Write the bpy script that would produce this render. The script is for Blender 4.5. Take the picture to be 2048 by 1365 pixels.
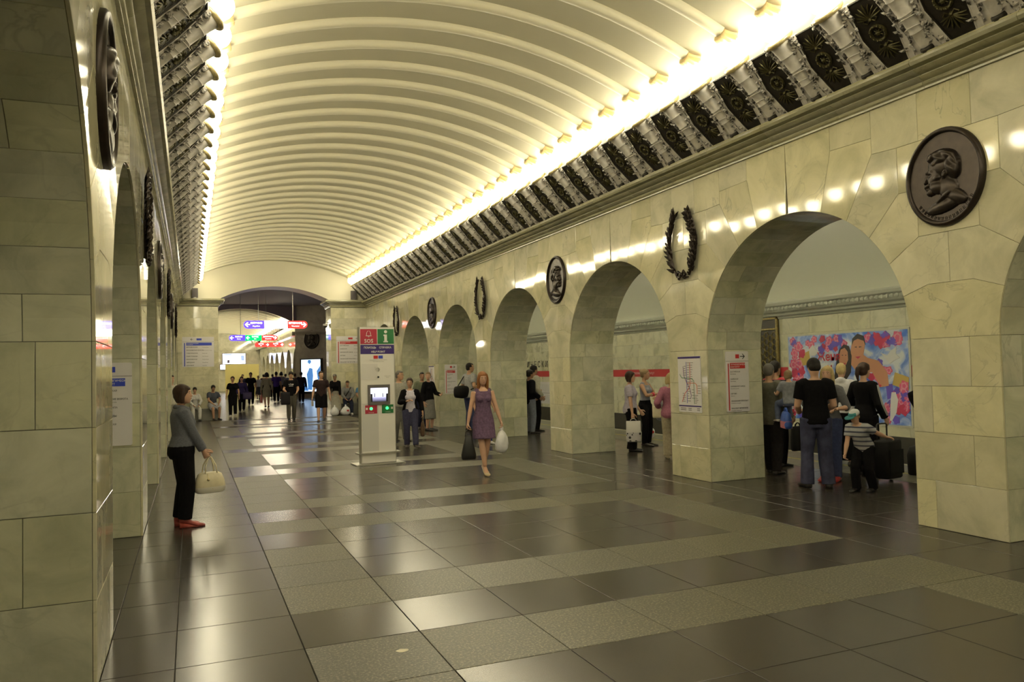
import bpy, bmesh, math, random
from mathutils import Vector, Matrix
from math import sin, cos, pi, sqrt, radians
random.seed(7)
S = bpy.context.scene
for o in list(bpy.data.objects): bpy.data.objects.remove(o, do_unlink=True)
COL = S.collection

# ---------------------------------------------------------------- camera
CAMZ = 1.735
FPX, PITCH, YAW, ROLL = 1550.9, .036285, .39297, -.0237
def cam_axes():
    cp, sp = cos(PITCH), sin(PITCH)
    f = Vector((sin(YAW)*cp, cos(YAW)*cp, sp)); r = Vector((cos(YAW), -sin(YAW), 0)); u = r.cross(f)
    return r*cos(ROLL)+u*sin(ROLL), -r*sin(ROLL)+u*cos(ROLL), f
CR, CU, CF = cam_axes()
cam = bpy.data.cameras.new('camera'); cam.sensor_width = 36; cam.lens = FPX/2048*36; cam.clip_end = 300; cam.clip_start = .05
camo = bpy.data.objects.new('camera', cam); COL.objects.link(camo)
camo.matrix_world = Matrix(((CR.x, CU.x, -CF.x, 0), (CR.y, CU.y, -CF.y, 0), (CR.z, CU.z, -CF.z, CAMZ), (0, 0, 0, 1)))
S.camera = camo
def pix(px, py):
    return CF*FPX + CR*(px-1024) - CU*(py-682.5)
def ground(px, py, z=0):
    d = pix(px, py); t = (z-CAMZ)/d.z; return Vector((d.x*t, d.y*t, z))
def at_y(px, py, y):
    d = pix(px, py); t = y/d.y; return Vector((d.x*t, y, CAMZ+d.z*t))
def at_x(px, py, x):
    d = pix(px, py); t = x/d.x; return Vector((x, d.y*t, CAMZ+d.z*t))

# ---------------------------------------------------------------- world, exposure
W = bpy.data.worlds.new('world'); S.world = W; W.use_nodes = True
W.node_tree.nodes['Background'].inputs[0].default_value = (.9, .85, .7, 1)
W.node_tree.nodes['Background'].inputs[1].default_value = .0
vs = S.view_settings
vs.view_transform = 'Standard'; vs.look = 'None'; vs.gamma = 1; vs.use_curve_mapping = False; vs.exposure = 0.42
GLOBE = 26.0          # strength of the hall's cornice globes
LAMPCOL = (1, .91, .65)

# ---------------------------------------------------------------- materials
MATS = {}
def new_mat(name):
    m = bpy.data.materials.new(name); m.use_nodes = True
    return m, m.node_tree.nodes, m.node_tree.links, m.node_tree.nodes['Principled BSDF']
def plain(name, col, rough=.5, metal=0, spec=.5, noise=0, nscale=20, emit=None, estr=0, coat=0, bump=0):
    if name in MATS: return MATS[name]
    m, N, L, B = new_mat(name)
    B.inputs['Base Color'].default_value = (*col, 1); B.inputs['Roughness'].default_value = rough
    B.inputs['Metallic'].default_value = metal; B.inputs['Specular IOR Level'].default_value = spec
    B.inputs['Coat Weight'].default_value = coat
    if emit: B.inputs['Emission Color'].default_value = (*emit, 1); B.inputs['Emission Strength'].default_value = estr
    if noise or bump:
        tc = N.new('ShaderNodeTexCoord'); nz = N.new('ShaderNodeTexNoise'); nz.inputs['Scale'].default_value = nscale; nz.inputs['Detail'].default_value = 5
        L.new(tc.outputs['Object'], nz.inputs['Vector'])
        if noise:
            mp = N.new('ShaderNodeMapRange'); mp.inputs[1].default_value = .3; mp.inputs[2].default_value = .7
            mp.inputs[3].default_value = 1-noise; mp.inputs[4].default_value = 1+noise
            L.new(nz.outputs['Fac'], mp.inputs[0])
            mx = N.new('ShaderNodeVectorMath'); mx.operation = 'SCALE'; mx.inputs[0].default_value = col
            L.new(mp.outputs[0], mx.inputs['Scale']); L.new(mx.outputs[0], B.inputs['Base Color'])
        if bump:
            bp = N.new('ShaderNodeBump'); bp.inputs['Strength'].default_value = bump; bp.inputs['Distance'].default_value = .01
            L.new(nz.outputs['Fac'], bp.inputs['Height']); L.new(bp.outputs[0], B.inputs['Normal'])
    MATS[name] = m; return m
def ramp(N, stops, interp='LINEAR'):
    r = N.new('ShaderNodeValToRGB'); r.color_ramp.interpolation = interp
    e = r.color_ramp.elements
    e[0].position, e[0].color = stops[0][0], (*stops[0][1], 1); e[1].position, e[1].color = stops[-1][0], (*stops[-1][1], 1)
    for p, c in stops[1:-1]:
        k = e.new(p); k.color = (*c, 1)
    return r
def rnd_piece(N, L):
    oi = N.new('ShaderNodeObjectInfo'); ge = N.new('ShaderNodeNewGeometry')
    a = N.new('ShaderNodeMath'); a.operation = 'ADD'; f = N.new('ShaderNodeMath'); f.operation = 'FRACT'
    L.new(oi.outputs['Random'], a.inputs[0]); L.new(ge.outputs['Random Per Island'], a.inputs[1]); L.new(a.outputs[0], f.inputs[0])
    return f.outputs[0], ge
def stone(name, cols, vein, vscale, rough, spread=.12, speck=None, coat=0, veinw=(.47, .53), rough_var=.06, bump=0, dist=.6, tilt=0):
    """polished stone: tone per slab, soft clouds, veins or specks, in world space so the pieces differ"""
    m, N, L, B = new_mat(name)
    rnd, ge = rnd_piece(N, L)
    pos = N.new('ShaderNodeVectorMath'); pos.operation = 'ADD'
    sc = N.new('ShaderNodeVectorMath'); sc.operation = 'SCALE'; sc.inputs[0].default_value = (37, 71, 53)
    L.new(rnd, sc.inputs['Scale']); L.new(ge.outputs['Position'], pos.inputs[0]); L.new(sc.outputs[0], pos.inputs[1])
    n1 = N.new('ShaderNodeTexNoise'); n1.inputs['Scale'].default_value = vscale; n1.inputs['Detail'].default_value = 7; n1.inputs['Roughness'].default_value = .6
    n1.inputs['Distortion'].default_value = dist
    L.new(pos.outputs[0], n1.inputs['Vector'])
    r1 = ramp(N, [(.3, cols[0]), (.55, cols[1]), (.8, cols[2])]); L.new(n1.outputs['Fac'], r1.inputs[0])
    col = r1.outputs[0]
    if vein:
        n2 = N.new('ShaderNodeTexNoise'); n2.inputs['Scale'].default_value = vscale*.8; n2.inputs['Detail'].default_value = 5; n2.inputs['Distortion'].default_value = 1.6
        L.new(pos.outputs[0], n2.inputs['Vector'])
        rv = ramp(N, [(veinw[0], (0, 0, 0)), (.5, (1, 1, 1)), (veinw[1], (0, 0, 0))]); L.new(n2.outputs['Fac'], rv.inputs[0])
        n3 = N.new('ShaderNodeTexNoise'); n3.inputs['Scale'].default_value = vscale*.5; L.new(pos.outputs[0], n3.inputs['Vector'])
        mm = N.new('ShaderNodeMath'); mm.operation = 'MULTIPLY'; L.new(rv.outputs[0], mm.inputs[0]); nq = N.new('ShaderNodeMapRange'); nq.inputs[1].default_value = .42; nq.inputs[2].default_value = .75; nq.inputs[3].default_value = .03; nq.inputs[4].default_value = .8; L.new(n3.outputs['Fac'], nq.inputs[0]); L.new(nq.outputs[0], mm.inputs[1])
        mx = N.new('ShaderNodeMix'); mx.data_type = 'RGBA'; L.new(mm.outputs[0], mx.inputs['Factor']); L.new(col, mx.inputs['A']); mx.inputs['B'].default_value = (*vein, 1)
        col = mx.outputs['Result']
    if speck:
        n4 = N.new('ShaderNodeTexNoise'); n4.inputs['Scale'].default_value = speck[1]; n4.inputs['Detail'].default_value = 3; n4.inputs['Roughness'].default_value = .7
        L.new(ge.outputs['Position'], n4.inputs['Vector'])
        rs = ramp(N, [(.5, (0, 0, 0)), (.66, (1, 1, 1))]); L.new(n4.outputs['Fac'], rs.inputs[0])
        mx = N.new('ShaderNodeMix'); mx.data_type = 'RGBA'; L.new(rs.outputs[0], mx.inputs['Factor']); L.new(col, mx.inputs['A']); mx.inputs['B'].default_value = (*speck[0], 1)
        col = mx.outputs['Result']
    hv = N.new('ShaderNodeHueSaturation')
    mr = N.new('ShaderNodeMapRange'); mr.inputs[3].default_value = 1-spread; mr.inputs[4].default_value = 1+spread; L.new(rnd, mr.inputs[0])
    L.new(mr.outputs[0], hv.inputs['Value']); L.new(col, hv.inputs['Color'])
    ms = N.new('ShaderNodeMath'); ms.operation = 'MULTIPLY_ADD'; ms.inputs[1].default_value = -spread*4; ms.inputs[2].default_value = 1+spread*2
    mf = N.new('ShaderNodeMath'); mf.operation = 'FRACT'; mq = N.new('ShaderNodeMath'); mq.operation = 'MULTIPLY'; mq.inputs[1].default_value = 7.3
    L.new(rnd, mq.inputs[0]); L.new(mq.outputs[0], mf.inputs[0]); L.new(mf.outputs[0], ms.inputs[0]); L.new(ms.outputs[0], hv.inputs['Saturation'])
    L.new(hv.outputs[0], B.inputs['Base Color'])
    mo = N.new('ShaderNodeMapRange'); mo.inputs[3].default_value = rough-rough_var; mo.inputs[4].default_value = rough+rough_var; L.new(n1.outputs['Fac'], mo.inputs[0])
    L.new(mo.outputs[0], B.inputs['Roughness'])
    if tilt:      # slabs are never laid perfectly flush
        wn = N.new('ShaderNodeTexWhiteNoise'); wn.noise_dimensions = '1D'; L.new(rnd, wn.inputs['W'])
        v1 = N.new('ShaderNodeVectorMath'); v1.operation = 'SUBTRACT'; L.new(wn.outputs['Color'], v1.inputs[0]); v1.inputs[1].default_value = (.5, .5, .5)
        v2 = N.new('ShaderNodeVectorMath'); v2.operation = 'SCALE'; v2.inputs['Scale'].default_value = tilt; L.new(v1.outputs[0], v2.inputs[0])
        v3 = N.new('ShaderNodeVectorMath'); v3.operation = 'ADD'; L.new(ge.outputs['Normal'], v3.inputs[0]); L.new(v2.outputs[0], v3.inputs[1])
        v4 = N.new('ShaderNodeVectorMath'); v4.operation = 'NORMALIZE'; L.new(v3.outputs[0], v4.inputs[0]); L.new(v4.outputs[0], B.inputs['Normal'])
    if bump:
        bp = N.new('ShaderNodeBump'); bp.inputs['Strength'].default_value = bump; bp.inputs['Distance'].default_value = .004
        nb = N.new('ShaderNodeTexNoise'); nb.inputs['Scale'].default_value = 2.2; L.new(ge.outputs['Position'], nb.inputs['Vector'])
        L.new(nb.outputs['Fac'], bp.inputs['Height']); L.new(bp.outputs[0], B.inputs['Normal'])
    MATS[name] = m; return m
MARBLE = stone('cream_marble', [(.44, .425, .295), (.60, .57, .405), (.70, .66, .49)], (.34, .33, .25), 1.9, .06, .09, tilt=.016, rough_var=.012, veinw=(.485, .515))
JAMB = stone('veined_marble', [(.38, .39, .29), (.54, .54, .405), (.66, .645, .50)], (.35, .35, .265), 2.4, .16, .10, rough_var=.04, veinw=(.475, .525))
GABBRO = stone('smooth_gabbro', [(.042, .036, .030), (.049, .042, .035), (.056, .048, .040)], None, 3.2, .23, .05, rough_var=.005, dist=0)
GRANITE = stone('speckled_granite', [(.058, .055, .037), (.074, .070, .047), (.092, .086, .058)], None, 9, .41, .08, speck=((.24, .22, .15), 60), rough_var=.03, dist=0)
AISLETILE = stone('aisle_wall_marble', [(.50, .49, .36), (.62, .60, .44), (.70, .67, .52)], (.42, .42, .34), 1.4, .28, .07)
GROUT = plain('dark_joint', (.07, .062, .04), .8)
FLOORJOINT = plain('floor_joint', (.035, .03, .022), .8)
PLASTER = plain('vault_plaster', (.57, .54, .41), .55, noise=.03, nscale=1.2)
RIBM = plain('rib_plaster', (.68, .645, .50), .5)
APLASTER = plain('aisle_plaster', (.70, .70, .60), .6)
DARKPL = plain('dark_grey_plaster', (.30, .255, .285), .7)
CORNICE = stone('cornice_marble', [(.26, .25, .155), (.36, .34, .225), (.44, .415, .28)], (.22, .21, .14), 2.4, .22, .10)
BRONZE = plain('dark_bronze', (.034, .025, .020), .30, .6, noise=.25, nscale=14)
BLACKBR = plain('black_bronze', (.022, .018, .012), .45, .3, noise=.3, nscale=22)
OLIVEG = plain('olive_gilding', (.075, .066, .026), .42, .6, noise=.3, nscale=30)
GOLD = plain('pale_gilding', (.50, .42, .22), .35, .5, noise=.2, nscale=30)
SILVER = plain('silvered_plaster', (.60, .57, .53), .42, .05, noise=.12, nscale=16)
def patina():
    m, N, L, B = new_mat('patinated_silver')
    tc = N.new('ShaderNodeTexCoord'); nz = N.new('ShaderNodeTexNoise'); nz.inputs['Scale'].default_value = 26; nz.inputs['Detail'].default_value = 4
    L.new(tc.outputs['Object'], nz.inputs['Vector'])
    r = ramp(N, [(.42, (.04, .036, .03)), (.56, (.55, .52, .48))]); L.new(nz.outputs['Fac'], r.inputs[0]); L.new(r.outputs[0], B.inputs['Base Color'])
    B.inputs['Roughness'].default_value = .4; return m
PATINA = patina()
GLOBEM = plain('lit_opal_glass', (.95, .92, .85), .3, emit=LAMPCOL, estr=GLOBE)
STEEL = plain('brushed_steel', (.55, .54, .50), .3, .9)
BLACK = plain('black_plastic', (.015, .015, .015), .45)
WHITEP = plain('white_enamel', (.72, .70, .66), .35)
STONEGREY = stone('grey_stone', [(.13, .125, .10), (.17, .165, .13), (.2, .19, .15)], None, 3, .35, .06)

# ---------------------------------------------------------------- mesh helpers
class MB:
    def __init__(s): s.v = []; s.f = []; s.m = []
    def add(s, vs_, fs, mi=0):
        b = len(s.v); s.v += [tuple(v) for v in vs_]
        for f in fs: s.f.append(tuple(b+i for i in f)); s.m.append(mi)
        return s
    def box(s, x0, x1, y0, y1, z0, z1, mi=0):
        return s.add([(x0, y0, z0), (x1, y0, z0), (x1, y1, z0), (x0, y1, z0), (x0, y0, z1), (x1, y0, z1), (x1, y1, z1), (x0, y1, z1)],
                     [(3, 2, 1, 0), (4, 5, 6, 7), (0, 1, 5, 4), (1, 2, 6, 5), (2, 3, 7, 6), (3, 0, 4, 7)], mi)
    def prism(s, poly, fn, d0, d1, mi=0):
        """poly 2d (ccw), fn(a,b,d)->xyz"""
        n = len(poly)
        return s.add([fn(a, b, d0) for a, b in poly]+[fn(a, b, d1) for a, b in poly],
                     [tuple(range(n-1, -1, -1)), tuple(range(n, 2*n))]+[(i, (i+1) % n, n+(i+1) % n, n+i) for i in range(n)], mi)
    def rings(s, rings, cap=True, mi=0, closed=True):
        n = len(rings[0]); fs = []
        for k in range(len(rings)-1):
            for i in range(n if closed else n-1): fs.append((k*n+i, k*n+(i+1) % n, (k+1)*n+(i+1) % n, (k+1)*n+i))
        if cap: fs += [tuple(range(n-1, -1, -1)), tuple((len(rings)-1)*n+i for i in range(n))]
        return s.add([p for r in rings for p in r], fs, mi)
    def tube(s, pts, rad, n=8, mi=0, cap=True):
        pts = [Vector(p) for p in pts]; rr = rad if isinstance(rad, (list, tuple)) else [rad]*len(pts)
        t0 = (pts[1]-pts[0]).normalized(); a = t0.orthogonal().normalized(); out = []
        for i, p in enumerate(pts):
            t = (pts[min(i+1, len(pts)-1)]-pts[max(i-1, 0)]).normalized()
            a = (a-t*a.dot(t)); a = a.normalized() if a.length > 1e-6 else t.orthogonal().normalized(); b = t.cross(a)
            out.append([p+(a*cos(2*pi*k/n)+b*sin(2*pi*k/n))*rr[i] for k in range(n)])
        return s.rings(out, cap, mi)
    def lathe(s, prof, n=16, c=(0, 0, 0), mi=0, axis='z', a0=0, a1=2*pi):
        full = abs(a1-a0-2*pi) < 1e-6; k = n if full else n+1; out = []
        for r, h in prof:
            ring = []
            for i in range(k):
                a = a0+(a1-a0)*i/n; x, y = r*cos(a), r*sin(a)
                p = (x, y, h) if axis == 'z' else ((h, x, y) if axis == 'x' else (y, h, x))
                ring.append((c[0]+p[0], c[1]+p[1], c[2]+p[2]))
            out.append(ring)
        return s.rings(out, full, mi, full)
    def ball(s, c, r, n=10, m=6, mi=0):
        r = r if isinstance(r, (tuple, list)) else (r, r, r); out = []
        for j in range(m+1):
            th = -pi/2+pi*(j+.0)/m; th = max(-pi/2+.08, min(pi/2-.08, th))
            out.append([(c[0]+r[0]*cos(th)*cos(2*pi*i/n), c[1]+r[1]*cos(th)*sin(2*pi*i/n), c[2]+r[2]*sin(th)) for i in range(n)])
        return s.rings(out, True, mi)
    def mesh(s, name, mats, smooth=False):
        me = bpy.data.meshes.new(name); me.from_pydata(s.v, [], s.f)
        for m in (mats if isinstance(mats, (list, tuple)) else [mats]): me.materials.append(m)
        if len(me.materials) > 1: me.polygons.foreach_set('material_index', s.m)
        if smooth: me.polygons.foreach_set('use_smooth', [True]*len(me.polygons))
        me.update(); return me
def put(name, me, parent=None, loc=None, rotz=None, scale=None):
    o = bpy.data.objects.new(name, me); COL.objects.link(o)
    if parent: o.parent = parent
    if loc is not None: o.location = loc
    if rotz is not None: o.rotation_euler = (0, 0, rotz)
    if scale is not None: o.scale = scale
    return o
def obj(name, mb, mats, parent=None, smooth=False, **k):
    return put(name, mb.mesh(name, mats, smooth), parent, **k)
def tag(o, label=None, cat=None, group=None, kind=None):
    if label: o['label'] = label
    if cat: o['category'] = cat
    if group: o['group'] = group
    if kind: o['kind'] = kind
    return o
def thing(name, label, cat, loc=(0, 0, 0), rotz=0, group=None):
    o = bpy.data.objects.new(name, None); o.empty_display_size = .1; COL.objects.link(o); o.location = loc; o.rotation_euler = (0, 0, rotz)
    return tag(o, label, cat, group)
def struct(name, me, parent=None, label=None):
    o = put(name, me, parent); o['kind'] = 'structure'
    if label: o['label'] = label
    return o
def smooth_angle(me, deg=40):
    me.polygons.foreach_set('use_smooth', [True]*len(me.polygons))
    me.set_sharp_from_angle(angle=radians(deg)); return me
_txt = {}
def text_geo(s_, size=1, bold=False, align='LEFT'):
    """outline of a word as flat (verts, faces) in its own xy plane"""
    key = (s_, bold, align)
    if key not in _txt:
        cu = bpy.data.curves.new('word', 'FONT'); cu.body = s_; cu.size = 1; cu.align_x = align; cu.resolution_u = 2
        if bold: cu.offset = .018
        o = bpy.data.objects.new('word', cu); COL.objects.link(o)
        dg = bpy.context.evaluated_depsgraph_get(); me = o.evaluated_get(dg).to_mesh()
        _txt[key] = ([tuple(v.co) for v in me.vertices], [tuple(p.vertices) for p in me.polygons])
        o.evaluated_get(dg).to_mesh_clear(); bpy.data.objects.remove(o); bpy.data.curves.remove(cu)
    v, f = _txt[key]
    return [(x*size, y*size) for x, y, _ in v], f
def add_text(mb, s_, size, fn, x=0, y=0, mi=0, bold=False, align='LEFT', sx=1):
    v, f = text_geo(s_, size, bold, align)
    if v: mb.add([fn(x+a*sx, y+b) for a, b in v], f, mi)
# ---------------------------------------------------------------- layout
XL, XR, XM = -.50, 7.045, 3.2725
BAY, PC0, PH = 4.5, 5.48, .49            # bay length, first pylon centre, pylon half width
AA, AB, SPR = 1.76, 1.68, 1.95           # arch half width, rise, springing
YEND, YBACK = 33.4, -5.6
ZC0, ZC1 = 4.54, 4.82                    # cornice
DEPTH = 1.0
M = .75
PIERS = range(-2, 7)
def arch_v(z): return 2.25-AA*sqrt(max(0, 1-((z-SPR)/AB)**2))
def arch_pts(z0, z1, n=4):
    t0 = math.asin(min(1, (z0-SPR)/AB)); t1 = math.asin(min(1, (z1-SPR)/AB))
    return [(2.25-AA*cos(t0+(t1-t0)*i/n), SPR+AB*sin(t0+(t1-t0)*i/n)) for i in range(n+1)]
def offset_poly(p, d):
    n = len(p); out = []
    area = sum(p[i][0]*p[(i+1) % n][1]-p[(i+1) % n][0]*p[i][1] for i in range(n)); sg = 1 if area > 0 else -1
    for i in range(n):
        a, b, c = Vector(p[i-1]), Vector(p[i]), Vector(p[(i+1) % n])
        e1 = (b-a).normalized(); e2 = (c-b).normalized(); n1 = Vector((-e1.y, e1.x))*sg; n2 = Vector((-e2.y, e2.x))*sg
        k = n1+n2; k = k/max(.3, k.dot(n1)) if k.length > 1e-6 else n1
        out.append(tuple(b+k*d))
    return out
def slab_mb(poly, fn, t=.02, gap=.0015, ch=.0022):
    a = offset_poly(poly, gap); b = offset_poly(poly, gap+ch); n = len(poly)
    mb = MB()
    mb.add([fn(p[0], p[1], t) for p in a]+[fn(p[0], p[1], ch) for p in a]+[fn(p[0], p[1], 0) for p in b],
           [(i, (i+1) % n, n+(i+1) % n, n+i) for i in range(n)]+[(n+i, n+(i+1) % n, 2*n+(i+1) % n, 2*n+i) for i in range(n)]+[tuple(range(2*n, 3*n))])
    return mb
def mir(p): return [(-a, b) for a, b in reversed(p)]
# slab outlines of one pylon bay, (v along the wall from the pylon's axis, z)
FACE = []
zr = [0.002, .49, .98, 1.46, SPR]
for i, sp in enumerate((.26, -.18, .26, -.18)):
    FACE += [[(-PH, zr[i]), (sp, zr[i]), (sp, zr[i+1]), (-PH, zr[i+1])], [(sp, zr[i]), (PH, zr[i]), (PH, zr[i+1]), (sp, zr[i+1])]]
ra = arch_pts(SPR, 2.41)
FACE.append(ra+[(.25, 2.51), (-.25, 2.51)]+mir(ra))
rb = arch_pts(2.41, 2.78)
B1 = [(0, 2.51), (.25, 2.51)]+rb+[(.34, 3.02), (0, 3.02)]
FACE += [B1, mir(B1), [(-.34, 3.02), (.34, 3.02), (.34, 3.52), (-.34, 3.52)]]
M2 = [(0, 3.52), (.57, 3.52), (.57, 4.02), (0, 4.02)]
V1 = [(.34, 3.02)]+arch_pts(2.78, 3.11)+[(.57, 3.52), (.34, 3.52)]
V2 = [(.57, 3.52)]+arch_pts(3.11, 3.36)+[(.9, 4.04), (.57, 4.02)]
V3 = [(.9, 4.04)]+arch_pts(3.36, 3.54)+[(1.5, 4.24), (.9, 4.22)]
V4 = [(1.5, 4.24)]+arch_pts(3.54, SPR+AB-.0001, 6)+[(2.25, ZC0+.02), (1.5, ZC0+.02)]
T2 = [(.3, 4.02), (.57, 4.02), (.9, 4.04), (.9, ZC0+.02), (.3, ZC0+.02)]
T3 = [(.9, 4.22), (1.5, 4.24), (1.5, ZC0+.02), (.9, ZC0+.02)]
FACE.append([(-.3, 4.02), (.3, 4.02), (.3, ZC0+.02), (-.3, ZC0+.02)])
for p in (M2, V1, V2, V3, V4, T2, T3): FACE += [p, mir(p)]
FACE_FN = lambda v, z, d: (d, v, z)
FACE_MB = [slab_mb(p, FACE_FN) for p in FACE]
FACE_ME = [m.mesh('slab', MARBLE) for m in FACE_MB]
# reveal slabs of one side of an arch (the face that looks towards -y); x is the depth
def soffit_mb(c0, c1, x0, x1, n=2):
    """c0,c1: path parameters: <=0 straight jamb (height SPR+c), >0 angle on the arch"""
    def pt(c, d):
        if c <= 0: return (-(PH-d), SPR+c)
        return (-2.25+(AA+d)*cos(c), SPR+(AB+d)*sin(c))
    g, ch = .0015, .0022; mb = MB(); cs = [c0+(c1-c0)*i/n for i in range(n+1)]
    def ring(d, k, xa, xb):
        lo = [pt(c0+k*.4 if c0 > 0 else c0+k, d)]; hi = [pt(c1-k*.4 if c1 > 0 else c1-k, d)]
        path = lo+[pt(c, d) for c in cs[1:-1]]+hi
        return [(xa+k, p[0], p[1]) for p in path]+[(xb-k, p[0], p[1]) for p in reversed(path)]
    r0, r1, r2 = ring(.02, g, x0, x1), ring(ch, g, x0, x1), ring(0, g+ch, x0, x1); m = len(r0)
    mb.add(r0+r1+r2, [(i, (i+1) % m, m+(i+1) % m, m+i) for i in range(m)]+[(m+i, m+(i+1) % m, 2*m+(i+1) % m, 2*m+i) for i in range(m)])
    h = n+1; mb.add(r2, [(i, i+1, m-2-i, m-1-i) for i in range(n)]); return mb
REV = []
for i in range(4):
    sp = (.62, .36, .70, .30)[i]; c0, c1 = zr[i]-SPR, zr[i+1]-SPR
    REV += [soffit_mb(c0, c1, .022, sp, 1), soffit_mb(c0, c1, sp, DEPTH, 1)]
NR = 10
for i in range(NR):
    sp = (.36, .66, .45, .72)[i % 4]; c0, c1 = max(1e-4, pi/2*i/NR), pi/2*(i+1)/NR
    REV += [soffit_mb(c0, c1, .022, sp), soffit_mb(c0, c1, sp, DEPTH)]
REV_ME = [m.mesh('slab', JAMB) for m in REV]
# core of a bay
def core_mb():
    g = .018; ar = [(2.25-(AA+g)*cos(pi/2*i/14), SPR+(AB+g)*sin(pi/2*i/14)) for i in range(15)]
    poly = [(-(PH-g), 0), (PH-g, 0)]+ar+[(2.25, 5.6), (-2.25, 5.6)]+[(-a, b) for a, b in reversed(ar)]
    mb = MB(); n = len(poly)
    mb.prism(poly, lambda a, b, d: (d, a, b), .018, DEPTH-.02)
    mb.prism(poly, lambda a, b, d: (d, a, b), DEPTH-.02, DEPTH, 1); return mb
CORE = core_mb()
def build_wall(name, X, sx, face_piers, rev_piers, label):
    mb = MB()
    for k in PIERS:
        c = PC0+BAY*k; mb.add([(X+sx*x, y+c, z) for x, y, z in CORE.v], []); b = len(mb.v)-len(CORE.v)
        for f, mi in zip(CORE.f, CORE.m): mb.f.append(tuple(b+i for i in f)); mb.m.append(mi)
    y1 = PC0+BAY*6+2.25
    w = struct(name, mb.mesh(name, [GROUT, MARBLE]), label=label)
    st = {0: MB(), 1: MB()}
    def stuff(i, src, c, fy):
        st[i].add([(X+sx*x, y*fy+c, z) for x, y, z in src.v], src.f)
    for k in PIERS:
        c = PC0+BAY*k
        for src, me in zip(FACE_MB, FACE_ME):
            if k in face_piers: put('slab', me, w, (X, c, 0), scale=(sx, 1, 1))
            else: stuff(0, src, c, 1)
        for src, me in zip(REV, REV_ME):
            if k in rev_piers: put('slab', me, w, (X, c, 0), scale=(sx, 1, 1))
            else: stuff(1, src, c, 1)
            stuff(1, src, c, -1)
    for i, (nm, mt) in enumerate((('facing_slabs', MARBLE), ('reveal_slabs', JAMB))):
        o = obj(nm, st[i], mt, w); o['kind'] = 'stuff'
    return w
wall_right = build_wall('wall_right', XR, 1, (0, 1, 2, 3, 4, 5, 6), (1, 2, 3, 4), 'cream marble arcade wall with bronze medallions along the right side')
wall_left = build_wall('wall_left', XL, -1, (0, 1, 2), (0, 1, 2, 3, 4), 'cream marble arcade wall seen at a glancing angle on the left')

# ---------------------------------------------------------------- floor
floor = struct('floor', MB().box(-4.4, 10.95, YBACK, 95, -.12, -.010).mesh('floor', FLOORJOINT), label='floor of smooth dark stone tiles with speckled granite frames')
def tile_me(w, l, mat):
    g = .0028; c = .0025; mb = MB(); x, y = w/2-g, l/2-g
    mb.add([(-x, -y, -.011), (x, -y, -.011), (x, y, -.011), (-x, y, -.011), (-x, -y, -.002), (x, -y, -.002), (x, y, -.002), (-x, y, -.002),
            (-x+c, -y+c, 0), (x-c, -y+c, 0), (x-c, y-c, 0), (-x+c, y-c, 0)],
           [(0, 1, 5, 4), (1, 2, 6, 5), (2, 3, 7, 6), (3, 0, 4, 7), (4, 5, 9, 8), (5, 6, 10, 9), (6, 7, 11, 10), (7, 4, 8, 11), (8, 9, 10, 11)])
    return mb
TILES = []
def row_y(r): return PC0-M/2+M*r+M/2          # row 0 is centred on the first pylon
for r in range(-9, 37):
    y = row_y(r); q = r % 6
    for k in range(-1, 10):
        if k == -1: x, w = (XL+(XM-4.5*M))/2, XM-4.5*M-XL
        elif k == 9: x, w = (XR+(XM+4.5*M))/2, XR-(XM+4.5*M)
        else: x, w = XM+(k-4)*M, M
        gran = 1 <= k <= 7 and q != 0 and (k in (1, 7) or q in (1, 5))
        if k == 1 and r in (4, 13): gran = False
        TILES.append((x, y, w, M, gran))
    for side in (0, 1):
        for j in range(5):
            w = (10.95-XR)/5; x = XR+w*(j+.5) if side == 0 else XL-w*(j+.5)
            TILES.append((x, y, w, M, 'aisle' if j >= 3 else False))
for r in range(37, 118):
    for k in range(5): TILES.append((XM+(k-2)*1.6, row_y(r), 1.6, M, False))
AISLET = stone('aisle_floor_granite', [(.055, .055, .038), (.068, .066, .046), (.08, .078, .054)], None, 7, .4, .08, speck=((.12, .115, .08), 60), dist=0)
def vis_size(t):
    p = Vector((t[0], t[1], 0)); d = p-Vector((0, 0, CAMZ)); dep = d.dot(CF)
    if dep < 1: return -1
    u = FPX*d.dot(CR)/dep+1024; v = 682.5-FPX*d.dot(CU)/dep
    if not (-60 < u < 2110 and v < 1440) or t[0] < XL: return -1
    return t[2]*t[3]*CAMZ/dep**3
TILES.sort(key=vis_size, reverse=True)
TM = {}
_rest = {}
for i, t in enumerate(TILES):
    mt = AISLET if t[4] == 'aisle' else GRANITE if t[4] else GABBRO
    if i < 300:
        key = (round(t[2], 3), t[3], mt.name)
        if key not in TM: TM[key] = tile_me(t[2], t[3], mt).mesh('tile', mt)
        put('tile', TM[key], floor, (t[0], t[1], 0))
    else:
        s_ = tile_me(t[2], t[3], mt); _rest.setdefault(mt.name, (MB(), mt))[0].add([(x+t[0], y+t[1], z) for x, y, z in s_.v], s_.f)
for nm, (mb, mt) in _rest.items(): obj('distant_tiles', mb, mt, floor)['kind'] = 'stuff'

_wp = ground(805, 1302); _r = random.Random(4); _m = MB(); _m.prism([(_wp.x+(.030+.012*_r.random())*cos(a)*1.2, _wp.y+(.022+.01*_r.random())*sin(a)) for a in [2*pi*i/11 for i in range(11)]], lambda a, b, d: (a, b, d), .0002, .0008)
obj('pale_spot', _m, plain('dried_paint', (.62, .58, .44), .6), floor)
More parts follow.
